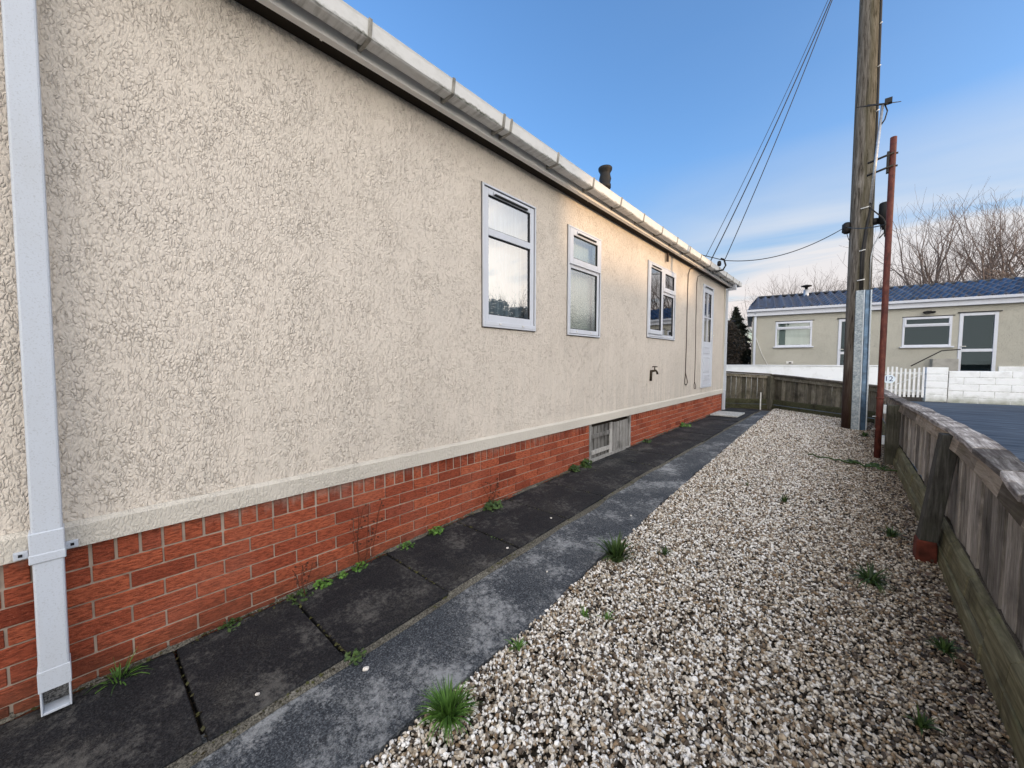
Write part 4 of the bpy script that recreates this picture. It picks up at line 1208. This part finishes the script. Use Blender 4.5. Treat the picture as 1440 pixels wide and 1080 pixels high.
mb = MB(); mb.box(.006, .464, -.014, .19, 0, 1.05); mb.box(.49, 9.0, .006, .19, -.1, .935); mb.build('mortar_core', M['joint'], ww)
WL = WO + Vector((-.986, -.168, 0)) * 1.02
lw = thing('garden_wall', 'smooth white rendered low wall behind the dark far fence, left of the gate', 'garden wall', WL, NRZ)
mb = MB(); mb.box(-9, -.02, 0, .16, -.1, 1.075); lwm = mb.build('rendered_wall', M['whitewall'], lw, bevel=.01)
mb = MB(); mb.box(-9.02, 0, -.03, .19, 1.0755, 1.105); mb.build('coping', M['whitewall'], lw, bevel=.008)
gt = thing('picket_gate', 'white picket gate with house number plate, beside the white pier', 'gate', WL, NRZ)
for i in range(10):
    x0 = .03 + i * .101; ztp = 1.03 + .035 * math.sin(i * .8)
    mb = MB(); mb.hexa([(x0, 0, .12), (x0 + .058, 0, .12), (x0 + .058, .018, .12), (x0, .018, .12), (x0 + .006, 0, ztp), (x0 + .052, 0, ztp), (x0 + .052, .018, ztp), (x0 + .006, .018, ztp)])
    mb.build('picket', M['picket'], gt, bevel=.004)
mb = MB()
for z in (.30, .85): mb.box(.03, .99, .02, .045, z - .02, z + .05)
mb.hexa([(.05, .02, .34), (.11, .02, .34), (.11, .04, .34), (.05, .04, .34), (.90, .02, .83), (.96, .02, .83), (.96, .04, .83), (.90, .04, .83)])
mb.build('gate_rail', M['joint'], gt)
mb = MB(); mb.lathe((.20, -.012, .78), [(.0, 0)], 4) if False else None
cpl = [(.19 + .155 * math.cos(a), .67 + .135 * math.sin(a)) for a in [i * PI / 12 for i in range(24)]]
n0 = len(mb.v)
for y_ in (-.016, -.004):
    for (xx, zz) in cpl: mb.addv((xx, y_, zz))
mb.face(list(range(0, 24))); mb.face(list(range(24, 48))[::-1])
for i in range(24): mb.face((i, (i + 1) % 24, 24 + (i + 1) % 24, 24 + i))
np_ = mb.build('number_plate', M['plate'], gt)
cu = bpy.data.curves.new('digits', 'FONT'); cu.body = '12'; cu.size = .22; cu.extrude = .001; cu.align_x = 'CENTER'; cu.align_y = 'CENTER'
cu.materials.append(M['digit'])
tmp = bpy.data.objects.new('digits', cu); dm = bpy.data.meshes.new_from_object(tmp); bpy.data.objects.remove(tmp)
fo = bpy.data.objects.new('digits', dm); COL.objects.link(fo); fo.parent = np_; fo.location = (.18, -.0185, .67); fo.rotation_euler = (PI / 2, 0, 0)

# ------------------------------------------------------------------ trees
def bare_tree_mesh(seed, H, spread, multi=3):
    r = random.Random(seed); tr, cr = MB(), MB()
    def seg(mbx, p, d, L_, r0, r1, n, sides, wob):
        pts = [p.copy()]; rr = [r0]; q = p.copy(); dd = d.copy()
        for i in range(n):
            dd = (dd + Vector((r.uniform(-wob, wob), r.uniform(-wob, wob), r.uniform(-wob * .4, wob)))).normalized()
            q = q + dd * (L_ / n); pts.append(q.copy()); rr.append(r0 + (r1 - r0) * (i + 1) / n)
        mbx.tube(pts, rr, sides, cap=False); return pts, rr, dd
    def grow(p, d, L_, rad, lev):
        mbx = tr if lev == 0 else cr
        sides = 6 if lev < 2 else (4 if lev < 4 else 3)
        pts, rr, dd = seg(mbx, p, d, L_, rad, rad * .62, 4 if lev < 4 else 3, sides, .16)
        if lev >= 6 or rad < .0045: return
        nch = 3 if lev < 5 else 2
        for c in range(nch):
            i = len(pts) - 1 if c == 0 else r.randint(1, len(pts) - 1)
            ang = r.uniform(.25, .75) if c else r.uniform(.05, .35)
            ax = dd.orthogonal().normalized(); ax = Matrix.Rotation(r.uniform(0, 2 * PI), 3, dd) @ ax
            nd = (Matrix.Rotation(ang * spread, 3, ax) @ dd); nd.z += .07; nd.normalize()
            grow(pts[i], nd, L_ * r.uniform(.62, .84), max(.004, rr[i] * (.82 if c == 0 else .62)), lev + 1)
    for k_ in range(multi):
        a = 2 * PI * k_ / multi + r.uniform(-.4, .4); t_ = .34 * spread if multi > 1 else .05
        grow(Vector((.12 * math.cos(a), .12 * math.sin(a), -.1)), Vector((math.cos(a) * t_, math.sin(a) * t_, 1)).normalized(), H * .25, H * .0145, 0)
    return tr, cr
TP = []
for i, (sd_, sp_, mu) in enumerate(((11, 1.35, 4), (23, 1.45, 3), (37, 1.25, 5))):
    tr, cr = bare_tree_mesh(sd_, 10.0, sp_, mu); top = max(v[2] for v in cr.v)
    TP.append((tr, cr, top))
TMESH = {}
def bare_tree(i, x, y, h, rz, label, group='bare winter trees'):
    tr, cr, top = TP[i]
    t = thing('bare_tree', label, 'tree', (x, y, .1), rz, group)
    s_ = h / top
    for nm, mbx, mt in (('trunk', tr, M['bark']), ('crown', cr, M['twig'])):
        key = (i, nm)
        if key not in TMESH:
            o = mbx.build(nm, mt, t, fix=False); TMESH[key] = o.data
        else:
            o = bpy.data.objects.new(nm, TMESH[key]); COL.objects.link(o); o.parent = t
        o.scale = (s_, s_, s_)
TL = 'bare winter tree behind the blue roof, '
for a in ((0, -2.6, 36.0, 7.4, .3, TL + 'smallest one at its left end'), (2, -.7, 38, 8.6, 2.0, TL + 'second from the left, behind the flue'),
          (1, .9, 41.5, 9.0, 4.1, TL + 'just left of the telegraph pole'), (0, 3.0, 41.0, 9.3, 1.2, TL + 'mostly hidden by the telegraph pole'),
          (2, 4.7, 45, 9.8, 3.2, TL + 'just right of the rusty red mast'), (1, 6.1, 43.6, 9.6, .7, TL + 'small one between the mast and the big trees'),
          (2, 7.6, 37.5, 12.2, 5.0, TL + 'tall one right of the mast with spreading limbs'), (1, 9.6, 39.5, 13.6, 2.6, TL + 'tallest one at the right edge'),
          (0, 12.2, 42, 13.0, .2, TL + 'crown cut off by the right edge')):
    bare_tree(*a)
# trees and a low dark hedge across the road (seen mirrored in the panes)
for i, (x, y, h) in enumerate(((19, 12.5, 6.6), (21, 17, 7.4), (18.5, 21.5, 7.2), (25, 10, 6.4), (23, 26, 8.5), (20, 31, 8.6))):
    bare_tree(i % 3, x, y, h, i * 1.3, 'bare tree across the road beyond the right edge, mirrored in the window glass', 'bare trees across the road')

def leafy(name, label, cat, c, rad, h, n, mat, shape, leaf, group=None, seed=1):
    r = random.Random(seed); t = thing(name, label, cat, (c[0], c[1], c[2]), 0, group); mb = MB()
    for i in range(n):
        if shape == 'cone':
            z = h * (1 - r.random() ** .6) ; lay = (z * 3.1) % 1; a = r.uniform(0, 2 * PI); rr = rad * (1 - z / h) * (.5 + .5 * (1 - lay) + .3 * math.sin(a * 3 + z * 2.2) + .2 * math.sin(a * 7 - z * 5)) * math.sqrt(r.uniform(.25, 1)); p = Vector((c[0] + rr * math.cos(a), c[1] + rr * math.sin(a), c[2] + z))
        else:
            a = r.uniform(0, 2 * PI); q = r.random() ** .5; z = h * r.random() ** .8 
            lob = 1 + .25 * math.sin(a * 3 + seed) + .2 * math.sin(z * 4 + a * 2)
            rr = rad * q * lob * (1 - .5 * (z / h) ** 2); p = Vector((c[0] + rr * math.cos(a), c[1] + rr * math.sin(a), c[2] + z))
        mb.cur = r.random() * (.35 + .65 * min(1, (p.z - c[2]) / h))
        d = Vector((r.gauss(0, 1), r.gauss(0, 1), r.gauss(0, .6))).normalized() * leaf * r.uniform(.6, 1.3); e = d.orthogonal().normalized() * leaf * r.uniform(.25, .5)
        mb.poly([p - d * .5, p + e * .5, p + d * .6, p - e * .5])
    mb.build('crown', mat, t, fix=False)
    mb = MB(); mb.tube([(c[0], c[1], c[2] - .1), (c[0] + .03, c[1], c[2] + h * .75)], [.09, .02], 6); mb.build('trunk', M['bark'], t)
    return t
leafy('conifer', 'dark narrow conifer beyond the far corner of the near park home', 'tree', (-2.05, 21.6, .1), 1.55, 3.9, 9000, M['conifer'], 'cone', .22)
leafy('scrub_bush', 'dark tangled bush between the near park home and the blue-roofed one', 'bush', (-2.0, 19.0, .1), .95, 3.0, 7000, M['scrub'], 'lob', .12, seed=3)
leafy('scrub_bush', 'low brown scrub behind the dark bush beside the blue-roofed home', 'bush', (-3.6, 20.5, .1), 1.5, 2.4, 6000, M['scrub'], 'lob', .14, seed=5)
for i, (x, y, h) in enumerate(((16.5, 9.5, 4.6), (16.5, 13, 5.2), (17, 16.5, 5.0), (17.5, 20, 5.6), (18, 24, 5.6), (18.5, 29, 6.0))):
    leafy('hedge_bush', 'dark hedge bush across the road beyond the right edge, mirrored in the window glass', 'bush', (x, y, .05), 2.5, h, 6000, M['hedge'], 'lob', .3, 'hedge bushes across the road', seed=20 + i)

# ------------------------------------------------------------------ gravel: far too many stones to count -> one stuff object
import itertools
def ico(sub):
    import bmesh
    bm = bmesh.new(); bmesh.ops.create_icosphere(bm, subdivisions=sub, radius=1.0)
    v = np.array([q.co[:] for q in bm.verts]); f = np.array([[q.index for q in fc.verts] for fc in bm.faces]); bm.free(); return v, f
rng = np.random.default_rng(5)
def in_poly(x, y):
    left = np.interp(y, [-4, .6, 1.4, 2.2, 4, 6.5, 11.3], [1.135, 1.155, 1.18, 1.16, 1.105, 1.025, .88])
    right = np.interp(y, [-3, .4, 3.5, 6.45, 10.3], [2.85, 2.84, 2.83, 2.79, 2.74])
    back = np.where(x < .79, 12.03 + (x - .79) * .40, 12.03 - (x - .79) * .865)
    return (x > left) & (x < right) & (y < back)
def stones(n, y0, y1, sub, smin, smax, lift, parts):
    v, f = ico(sub)
    x = rng.uniform(.7, 2.92, n); y = rng.uniform(y0, y1, n)
    ok = in_poly(x, y); x, y = x[ok], y[ok]; n = len(x)
    var = []
    for k in range(10):                      # ten knapped pebble shapes
        w = v.copy()
        for c in range(9):
            d = rng.normal(size=3); d /= np.linalg.norm(d); h = rng.uniform(.45, .85)
            dist = w @ d; m = dist > h; w[m] -= np.outer(dist[m] - h, d)
        w += rng.normal(scale=.035, size=w.shape); var.append(w)
    var = np.array(var)
    pick = rng.integers(0, 10, n)
    size = smin + (smax - smin) * rng.random(n) ** 2.0
    sc = np.stack([size * rng.uniform(.8, 1.35, n), size * rng.uniform(.7, 1.1, n), size * rng.uniform(.45, .8, n)], 1)
    q = rng.normal(size=(n, 4)); q[:, 1:3] *= .45; q /= np.linalg.norm(q, axis=1, keepdims=True)
    w_, x_, y_, z_ = q.T
    R = np.stack([1 - 2 * (y_**2 + z_**2), 2 * (x_*y_ - z_*w_), 2 * (x_*z_ + y_*w_), 2 * (x_*y_ + z_*w_), 1 - 2 * (x_**2 + z_**2), 2 * (y_*z_ - x_*w_),
                  2 * (x_*z_ - y_*w_), 2 * (y_*z_ + x_*w_), 1 - 2 * (x_**2 + y_**2)], 1).reshape(n, 3, 3)
    P = np.einsum('nij,nkj->nki', R, var[pick] * sc[:, None, :])
    zg = np.interp(y, [-6, -3, 0, .7, 1.9, 4, 10, 30], [-.07, -.06, -.04, -.02, .035, .1, .14, .14])
    P += np.stack([x, y, zg - .042 + lift * rng.random(n)], 1)[:, None, :]
    col = np.clip(rng.beta(.95, .80, n), 0, 1)
    # fence-side shade painted into the stones: colour darkens towards the fence
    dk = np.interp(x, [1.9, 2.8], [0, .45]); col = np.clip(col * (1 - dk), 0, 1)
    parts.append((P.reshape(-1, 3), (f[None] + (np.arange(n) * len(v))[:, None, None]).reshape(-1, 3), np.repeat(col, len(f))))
parts = []
stones(48000, .1, 1.75, 2, .0055, .0135, .018, parts)
stones(60000, 1.75, 4.0, 1, .0062, .0142, .018, parts)
stones(60000, 4.0, 7.0, 1, .0072, .0155, .018, parts)
stones(56000, 7.0, 12.1, 1, .009, .018, .020, parts)
stones(3500, -.6, .1, 1, .010, .020, .020, parts)
off = 0; VV, FF, CC = [], [], []
for P, F_, c_ in parts:
    VV.append(P); FF.append(F_ + off); CC.append(c_); off += len(P)
VV = np.concatenate(VV); FF = np.concatenate(FF).astype(np.int32); CC = np.concatenate(CC).astype(np.float32)
me = bpy.data.meshes.new('gravel')
me.vertices.add(len(VV)); me.vertices.foreach_set('co', VV.astype(np.float32).ravel())
me.loops.add(FF.size); me.loops.foreach_set('vertex_index', FF.ravel())
me.polygons.add(len(FF)); me.polygons.foreach_set('loop_start', np.arange(0, FF.size, 3, dtype=np.int32))
me.update(calc_edges=True)
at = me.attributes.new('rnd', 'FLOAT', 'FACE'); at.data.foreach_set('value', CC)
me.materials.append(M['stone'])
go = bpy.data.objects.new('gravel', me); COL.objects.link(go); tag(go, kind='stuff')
go['label'] = 'pale mixed flint gravel filling the strip between path and fence'
# a few pebbles strayed onto the concrete and slabs
sv, sf = ico(2)
for i, (x, y, s_) in enumerate(((.79, .80, .013), (.97, 1.9, .007), (.62, 1.92, .009), (.57, 2.5, .008), (.60, .44, .008), (1.02, 3.0, .008))):
    mb = MB(); mb.smooth = True
    Rm = Matrix.Rotation(rnd.uniform(0, 6), 3, 'Z')
    zz = gz(y) + (.0 if x < .69 else -.028)
    mb.cur = rnd.uniform(.6, .95)
    for p in sv:
        q = Rm @ Vector((max(-.7, min(.75, p[0] + .25 * p[1])) * 1.3, max(-.6, p[1]) * .85, min(p[2], .6) * .7)); mb.addv((x + q.x * s_, y + q.y * s_, zz + q.z * s_ + s_ * .45))
    for f_ in sf: mb.face([int(j) for j in f_])
    o = mb.build('pebble', M['stone'], fix=False)
    tag(o, 'single pale pebble strayed onto the ' + ('dark paving slabs' if x < .69 else 'grey concrete strip'), 'pebble', 'pebbles strayed onto the ' + ('slabs' if x < .69 else 'concrete strip'))

# ------------------------------------------------------------------ weeds
def blades(mb, c, n, L_, spread, w, r, droop=1.0):
    for i in range(n):
        a = r.uniform(0, 2 * PI); l = L_ * r.uniform(.55, 1.1); tilt = r.uniform(.1, 1) * spread
        d = Vector((math.cos(a), math.sin(a), 0)); sd_ = Vector((-d.y, d.x, 0)); rr = r.uniform(0, .25) * L_
        p = Vector(c) + d * rr; mb.cur = r.random(); ww_ = w * r.uniform(.7, 1.3)
        prev = (mb.addv(p - sd_ * ww_ * .5), mb.addv(p + sd_ * ww_ * .5)); el_ = PI / 2 - tilt * .6
        for k_ in range(1, 5):
            p = p + (d * math.cos(el_) + Vector((0, 0, 1)) * math.sin(el_)) * l / 4; el_ -= .33 * tilt * droop
            wk = ww_ * (1, 1.05, .8, .45, .05)[k_]
            cur = (mb.addv(p - sd_ * wk * .5), mb.addv(p + sd_ * wk * .5)); mb.face((prev[0], prev[1], cur[1], cur[0])); prev = cur
def leaves(mb, c, n, R_, h, sz, r):
    for i in range(n):
        a = r.uniform(0, 2 * PI); q = R_ * math.sqrt(r.random()); p = Vector((c[0] + q * math.cos(a), c[1] + q * math.sin(a), c[2] + h * r.random() * (1 - .5 * q / R_)))
        if p.x < .012: p.x = .012 + r.random() * .02
        nrm = Vector((r.gauss(.3, .5), r.gauss(-.2, .5), 1)).normalized(); u_ = nrm.orthogonal().normalized(); u_ = Matrix.Rotation(r.uniform(0, 6.3), 3, nrm) @ u_; v_ = nrm.cross(u_)
        s_ = sz * r.uniform(.5, 1.2); mb.cur = r.random()
        mb.poly([p - u_ * s_ * .6, p - u_ * s_ * .15 + v_ * s_ * .38, p + u_ * s_ * .35 + v_ * s_ * .3, p + u_ * s_ * .7, p + u_ * s_ * .35 - v_ * s_ * .3, p - u_ * s_ * .15 - v_ * s_ * .38])
def weed(kind, x, y, label, seed, on='gravel', **k):
    r = random.Random(seed); z = gz(y) + {'gravel': -.02, 'slab': -.01, 'path': -.03}[on]
    mb = MB()
    if kind == 'tuft':
        blades(mb, (x, y, z), k.get('n', 60), k.get('L', .12), k.get('spread', 1.3), k.get('w', .007), r)
        o = mb.build('grass_tuft', M[k.get('mat', 'weed')], fix=False); tag(o, label, 'grass tuft')
    elif kind == 'leafy':
        leaves(mb, (x, y, z), k.get('n', 70), k.get('R', .07), k.get('h', .06), k.get('sz', .022), r)
        o = mb.build('leafy_weed', M[k.get('mat', 'weed')], fix=False); tag(o, label, 'weed')
    else:
        for i in range(k.get('n', 4)):
            p = Vector((max(.02, x + r.uniform(-.02, .03)), y + r.uniform(-.04, .04), z)); pts = [p.copy()]; d = Vector((r.uniform(-.02, .15), r.uniform(-.25, .25), 1)).normalized()
            for j in range(7):
                d = (d + Vector((r.uniform(-.1, .12), r.uniform(-.25, .25), .12))).normalized(); p = p + d * k.get('L', .3) / 7 * r.uniform(.8, 1.1); p.x = max(p.x, .012); pts.append(p.copy())
                if r.random() < .7 and j > 1:
                    e = p + Vector((r.uniform(.0, .03), r.uniform(-.04, .04), r.uniform(-.01, .03))); e.x = max(e.x, .012); mb.tube([p, e], .0012, 3, cap=False)
                    mb.box(e.x - .004, e.x + .004, e.y - .004, e.y + .004, e.z - .004, e.z + .006)
            mb.tube(pts, .0018, 4, cap=False)
        o = mb.build('dead_weed', M[k.get('mat', 'stalk')], fix=False); tag(o, label, 'dead weed')
    return o
weed('tuft', 1.25, .885, 'lush green grass tuft in the gravel beside the concrete strip, largest in the foreground', 1, n=300, L=.125, w=.0065, spread=1.5)
weed('tuft', 1.24, 2.29, 'dark green plantain tuft at the edge of the concrete strip, mid picture', 2, n=110, L=.17, w=.014, mat='weeddark', spread=1.2)
weed('tuft', 1.24, 1.31, 'small bright grass tuft at the concrete edge between the two large tufts', 3, n=34, L=.07, w=.006)
weed('tuft', 1.36, 1.69, 'tiny grass sprig in open gravel, left one of a close pair', 4, n=16, L=.055, w=.006)
weed('tuft', 1.46, 1.74, 'tiny grass sprig in open gravel, right one of a close pair', 5, n=14, L=.055, w=.006)
weed('tuft', 1.46, 2.55, 'small sparse tuft just right of the plantain tuft', 6, n=30, L=.07, w=.006, mat='weeddark')
weed('tuft', 1.94, 4.1, 'small green tuft in the middle of the far gravel', 7, n=34, L=.08, w=.008, mat='weeddark')
weed('tuft', 2.47, 2.98, 'dark flattened tuft with straw blades in front of the brick-footed post', 8, n=80, L=.12, w=.010, mat='weeddark', spread=1.7)
weed('tuft', 2.60, 3.80, 'dark moss tuft against the foot of the brick-footed post', 9, n=60, L=.08, w=.010, mat='weeddark', spread=1.5)
weed('tuft', 2.70, 2.5, 'dark green tuft close to the mossy gravel board on the right', 10, n=55, L=.07, w=.009, mat='weeddark', spread=1.6)
weed('tuft', 2.58, 1.94, 'dark low tuft near the bottom right corner of the gravel', 11, n=40, L=.06, w=.008, mat='weeddark', spread=1.6)
weed('tuft', 2.53, 8.45, 'dark moss patch on the gravel at the foot of the cable guard', 12, n=90, L=.09, w=.014, mat='weeddark', spread=1.8)
weed('tuft', 1.60, 4.40, 'tiny sprig left of centre in the far gravel', 31, n=12, L=.05, w=.006, mat='weeddark')
weed('tuft', .05, .08, 'grass tuft with dry straw beside the foot of the white downpipe', 13, 'slab', n=40, L=.12, w=.005, spread=1.8)
weed('leafy', .03, .48, 'dull brown-green weed at the brick foot, first beyond the downpipe tuft', 14, 'slab', n=50, R=.05, h=.05, sz=.018, mat='weeddark')
weed('leafy', .05, .80, 'dark dead-topped weed at the slab joint below the brick', 15, 'slab', n=70, R=.07, h=.05, sz=.018, mat='weeddark')
weed('leafy', .04, .93, 'bright green weed at the brick foot, left one of a close row', 16, 'slab', n=70, R=.05, h=.05, sz=.022)
weed('leafy', .04, 1.05, 'small bright weed in the middle of a close row at the brick foot', 17, 'slab', n=36, R=.03, h=.04, sz=.018)
weed('leafy', .04, 1.16, 'green weed at the brick foot below the tall dead stalks', 18, 'slab', n=60, R=.045, h=.055, sz=.020)
weed('leafy', .04, 1.50, 'flat green weed at the brick foot by the third slab joint', 19, 'slab', n=70, R=.06, h=.045, sz=.020)
weed('leafy', .04, 1.76, 'leafy green rosette at the brick foot between two slab joints', 20, 'slab', n=80, R=.055, h=.07, sz=.026)
weed('leafy', .05, 2.36, 'large leafy weed at the brick foot under thin red stalks', 21, 'slab', n=120, R=.09, h=.09, sz=.030, mat='weeddark')
weed('leafy', .04, 3.68, 'dark weed at the brick foot just before the timber hatch, left one', 22, 'slab', n=90, R=.07, h=.09, sz=.035, mat='weeddark')
weed('leafy', .05, 3.92, 'dark weed at the corner of the timber hatch, right one', 23, 'slab', n=90, R=.07, h=.11, sz=.035, mat='weeddark')
weed('leafy', .05, 5.68, 'dull weed at the brick foot just past the timber hatch', 24, 'slab', n=60, R=.08, h=.06, sz=.03, mat='weeddark')
weed('leafy', .05, 7.4, 'pale green weed at the brick foot midway to the step slab', 25, 'slab', n=80, R=.13, h=.10, sz=.035)
weed('leafy', .70, .80, 'dark weed in the slab joint at the edge of the concrete strip', 26, 'path', n=60, R=.045, h=.05, sz=.018, mat='weeddark')
weed('leafy', .42, 1.98, 'thin line of tiny leaves growing in a slab joint', 27, 'slab', n=24, R=.05, h=.012, sz=.012, mat='weeddark')
weed('stalk', .03, 1.20, 'tall dead red-brown stalks against the brick, tallest of all', 28, 'slab', n=6, L=.42)
weed('stalk', .03, 2.38, 'short dead red stalks above the large leafy weed', 29, 'slab', n=5, L=.26)
weed('stalk', .05, .84, 'wispy dead stalks at the slab joint near the downpipe', 30, 'slab', n=4, L=.2)
# a dark trailing bramble stem across the gravel
mb = MB(); r_ = random.Random(4); pts = []
for i in range(16):
    t_ = i / 15; pts.append((1.95 + .82 * t_, 6.25 - .35 * t_ + .03 * math.sin(i * 1.7), .118 + .012 * math.sin(i * 2.3)))
mb.tube(pts, .009, 5); leaves(mb, (2.35, 6.12, .115), 30, .10, .02, .04, r_); leaves(mb, (2.6, 6.05, .115), 30, .10, .02, .04, r_)
o = mb.build('bramble_stem', M['weeddark'], fix=False); tag(o, 'dark trailing stem lying across the gravel toward the red mast', 'trailing stem')

# ------------------------------------------------------------------ moss crumbs and dead leaves: uncountable, one object each
r_ = random.Random(77); mb = MB()
for i in range(2600):
    y = r_.uniform(-.4, 10.2)
    k_ = r_.random()
    if k_ < .55: x = .012 + abs(r_.gauss(0, .022)); z = gz(y) + .006 + r_.random() * .012
    elif k_ < .8: x = .685 + r_.gauss(0, .012); z = gz(y) - .012
    else:
        e_ = r_.choice(edges); y = e_ + r_.gauss(0, .004); x = r_.uniform(.02, .66); z = gz(y) + .001
    if HA0 < y < HB0 and x < .06: continue
    if math.sin(y * 4.1) + math.sin(y * 9.7 + 2) < -.2 and k_ < .8: continue
    s_ = r_.uniform(.004, .011); a_ = r_.uniform(0, 6.3); mb.cur = r_.random()
    u_ = Vector((math.cos(a_), math.sin(a_), r_.uniform(-.4, .6))) * s_; v_ = Vector((-math.sin(a_), math.cos(a_), r_.uniform(-.3, .5))) * s_ * .7
    p = Vector((max(x, .014), y, z)); mb.poly([p - u_, p + v_, p + u_, p - v_])
tag(mb.build('moss', m_leaf('moss and crumbs', (.022, .018, .010), (.07, .075, .022)), fix=False), 'moss and soil crumbs in the joints at the foot of the brick', kind='stuff')
mb = MB()
for i in range(420):
    y = r_.uniform(.9, 9.8); x = float(np.interp(y, [-3, .4, 3.5, 6.45, 10.3], [2.80, 2.79, 2.78, 2.74, 2.70])) - abs(r_.gauss(0, .10)); z = gz(y) - .012 + r_.random() * .012
    s_ = r_.uniform(.008, .020); a_ = r_.uniform(0, 6.3); mb.cur = r_.random()
    u_ = Vector((math.cos(a_), math.sin(a_), r_.uniform(-.3, .4))) * s_; v_ = Vector((-math.sin(a_), math.cos(a_), r_.uniform(-.3, .4))) * s_ * .6
    p = Vector((x, y, z)); mb.poly([p - u_, p - u_ * .3 + v_, p + u_ * .5 + v_ * .7, p + u_, p + u_ * .4 - v_ * .8, p - u_ * .4 - v_])
tag(mb.build('leaf_litter', m_leaf('dead leaf', (.02, .012, .008), (.11, .065, .035)), fix=False), 'dead brown leaves and litter along the foot of the right fence', kind='stuff')

# ------------------------------------------------------------------ added house out of view, shaped to block the low sun except over its lower roof
sun_blocker = thing('house', 'added two storey house across the road, out of view, blocking most of the low sun', 'house', (30, 0, .05))
mb = MB()
mb.box(30, 37, -14, 6.2, .05, 7.7); mb.box(30.2, 36, 6.2, 11.2, .05, 5.9); mb.box(30, 37, 11.2, 15.5, .05, 7.7)
mb.build('wall', M['roughcast'], sun_blocker, bevel=.02)
mb = MB()
for (x0, x1, xr, z0, z1, ya, yb) in ((29.6, 37.4, 33.5, 7.6, 9.6, -14.3, 6.25), (29.8, 36.4, 33, 5.85, 7.15, 6.27, 11.15), (29.6, 37.4, 33.5, 7.6, 9.6, 11.17, 15.8)):
    mb.extr_y([(x0, z0), (x1, z0), (xr, z1)], [ya, yb])
mb.build('roof', M['roofgrey'], sun_blocker)
for yy in (-10, -5, 0, 8.7):
    for zz in ((1.2, 2.5), (4.2, 5.4)):
        mb = MB(); mb.box(29.96, 30.19, yy - .8, yy + .8, *zz); w = mb.build('window', M['upvc'], sun_blocker, bevel=.01)
        mb = MB(); mb.quad((29.955, yy - .7, zz[0] + .1), (29.955, yy + .7, zz[0] + .1), (29.955, yy + .7, zz[1] - .1), (29.955, yy - .7, zz[1] - .1)); mb.build('pane', M['glassfar'], w, fix=False)
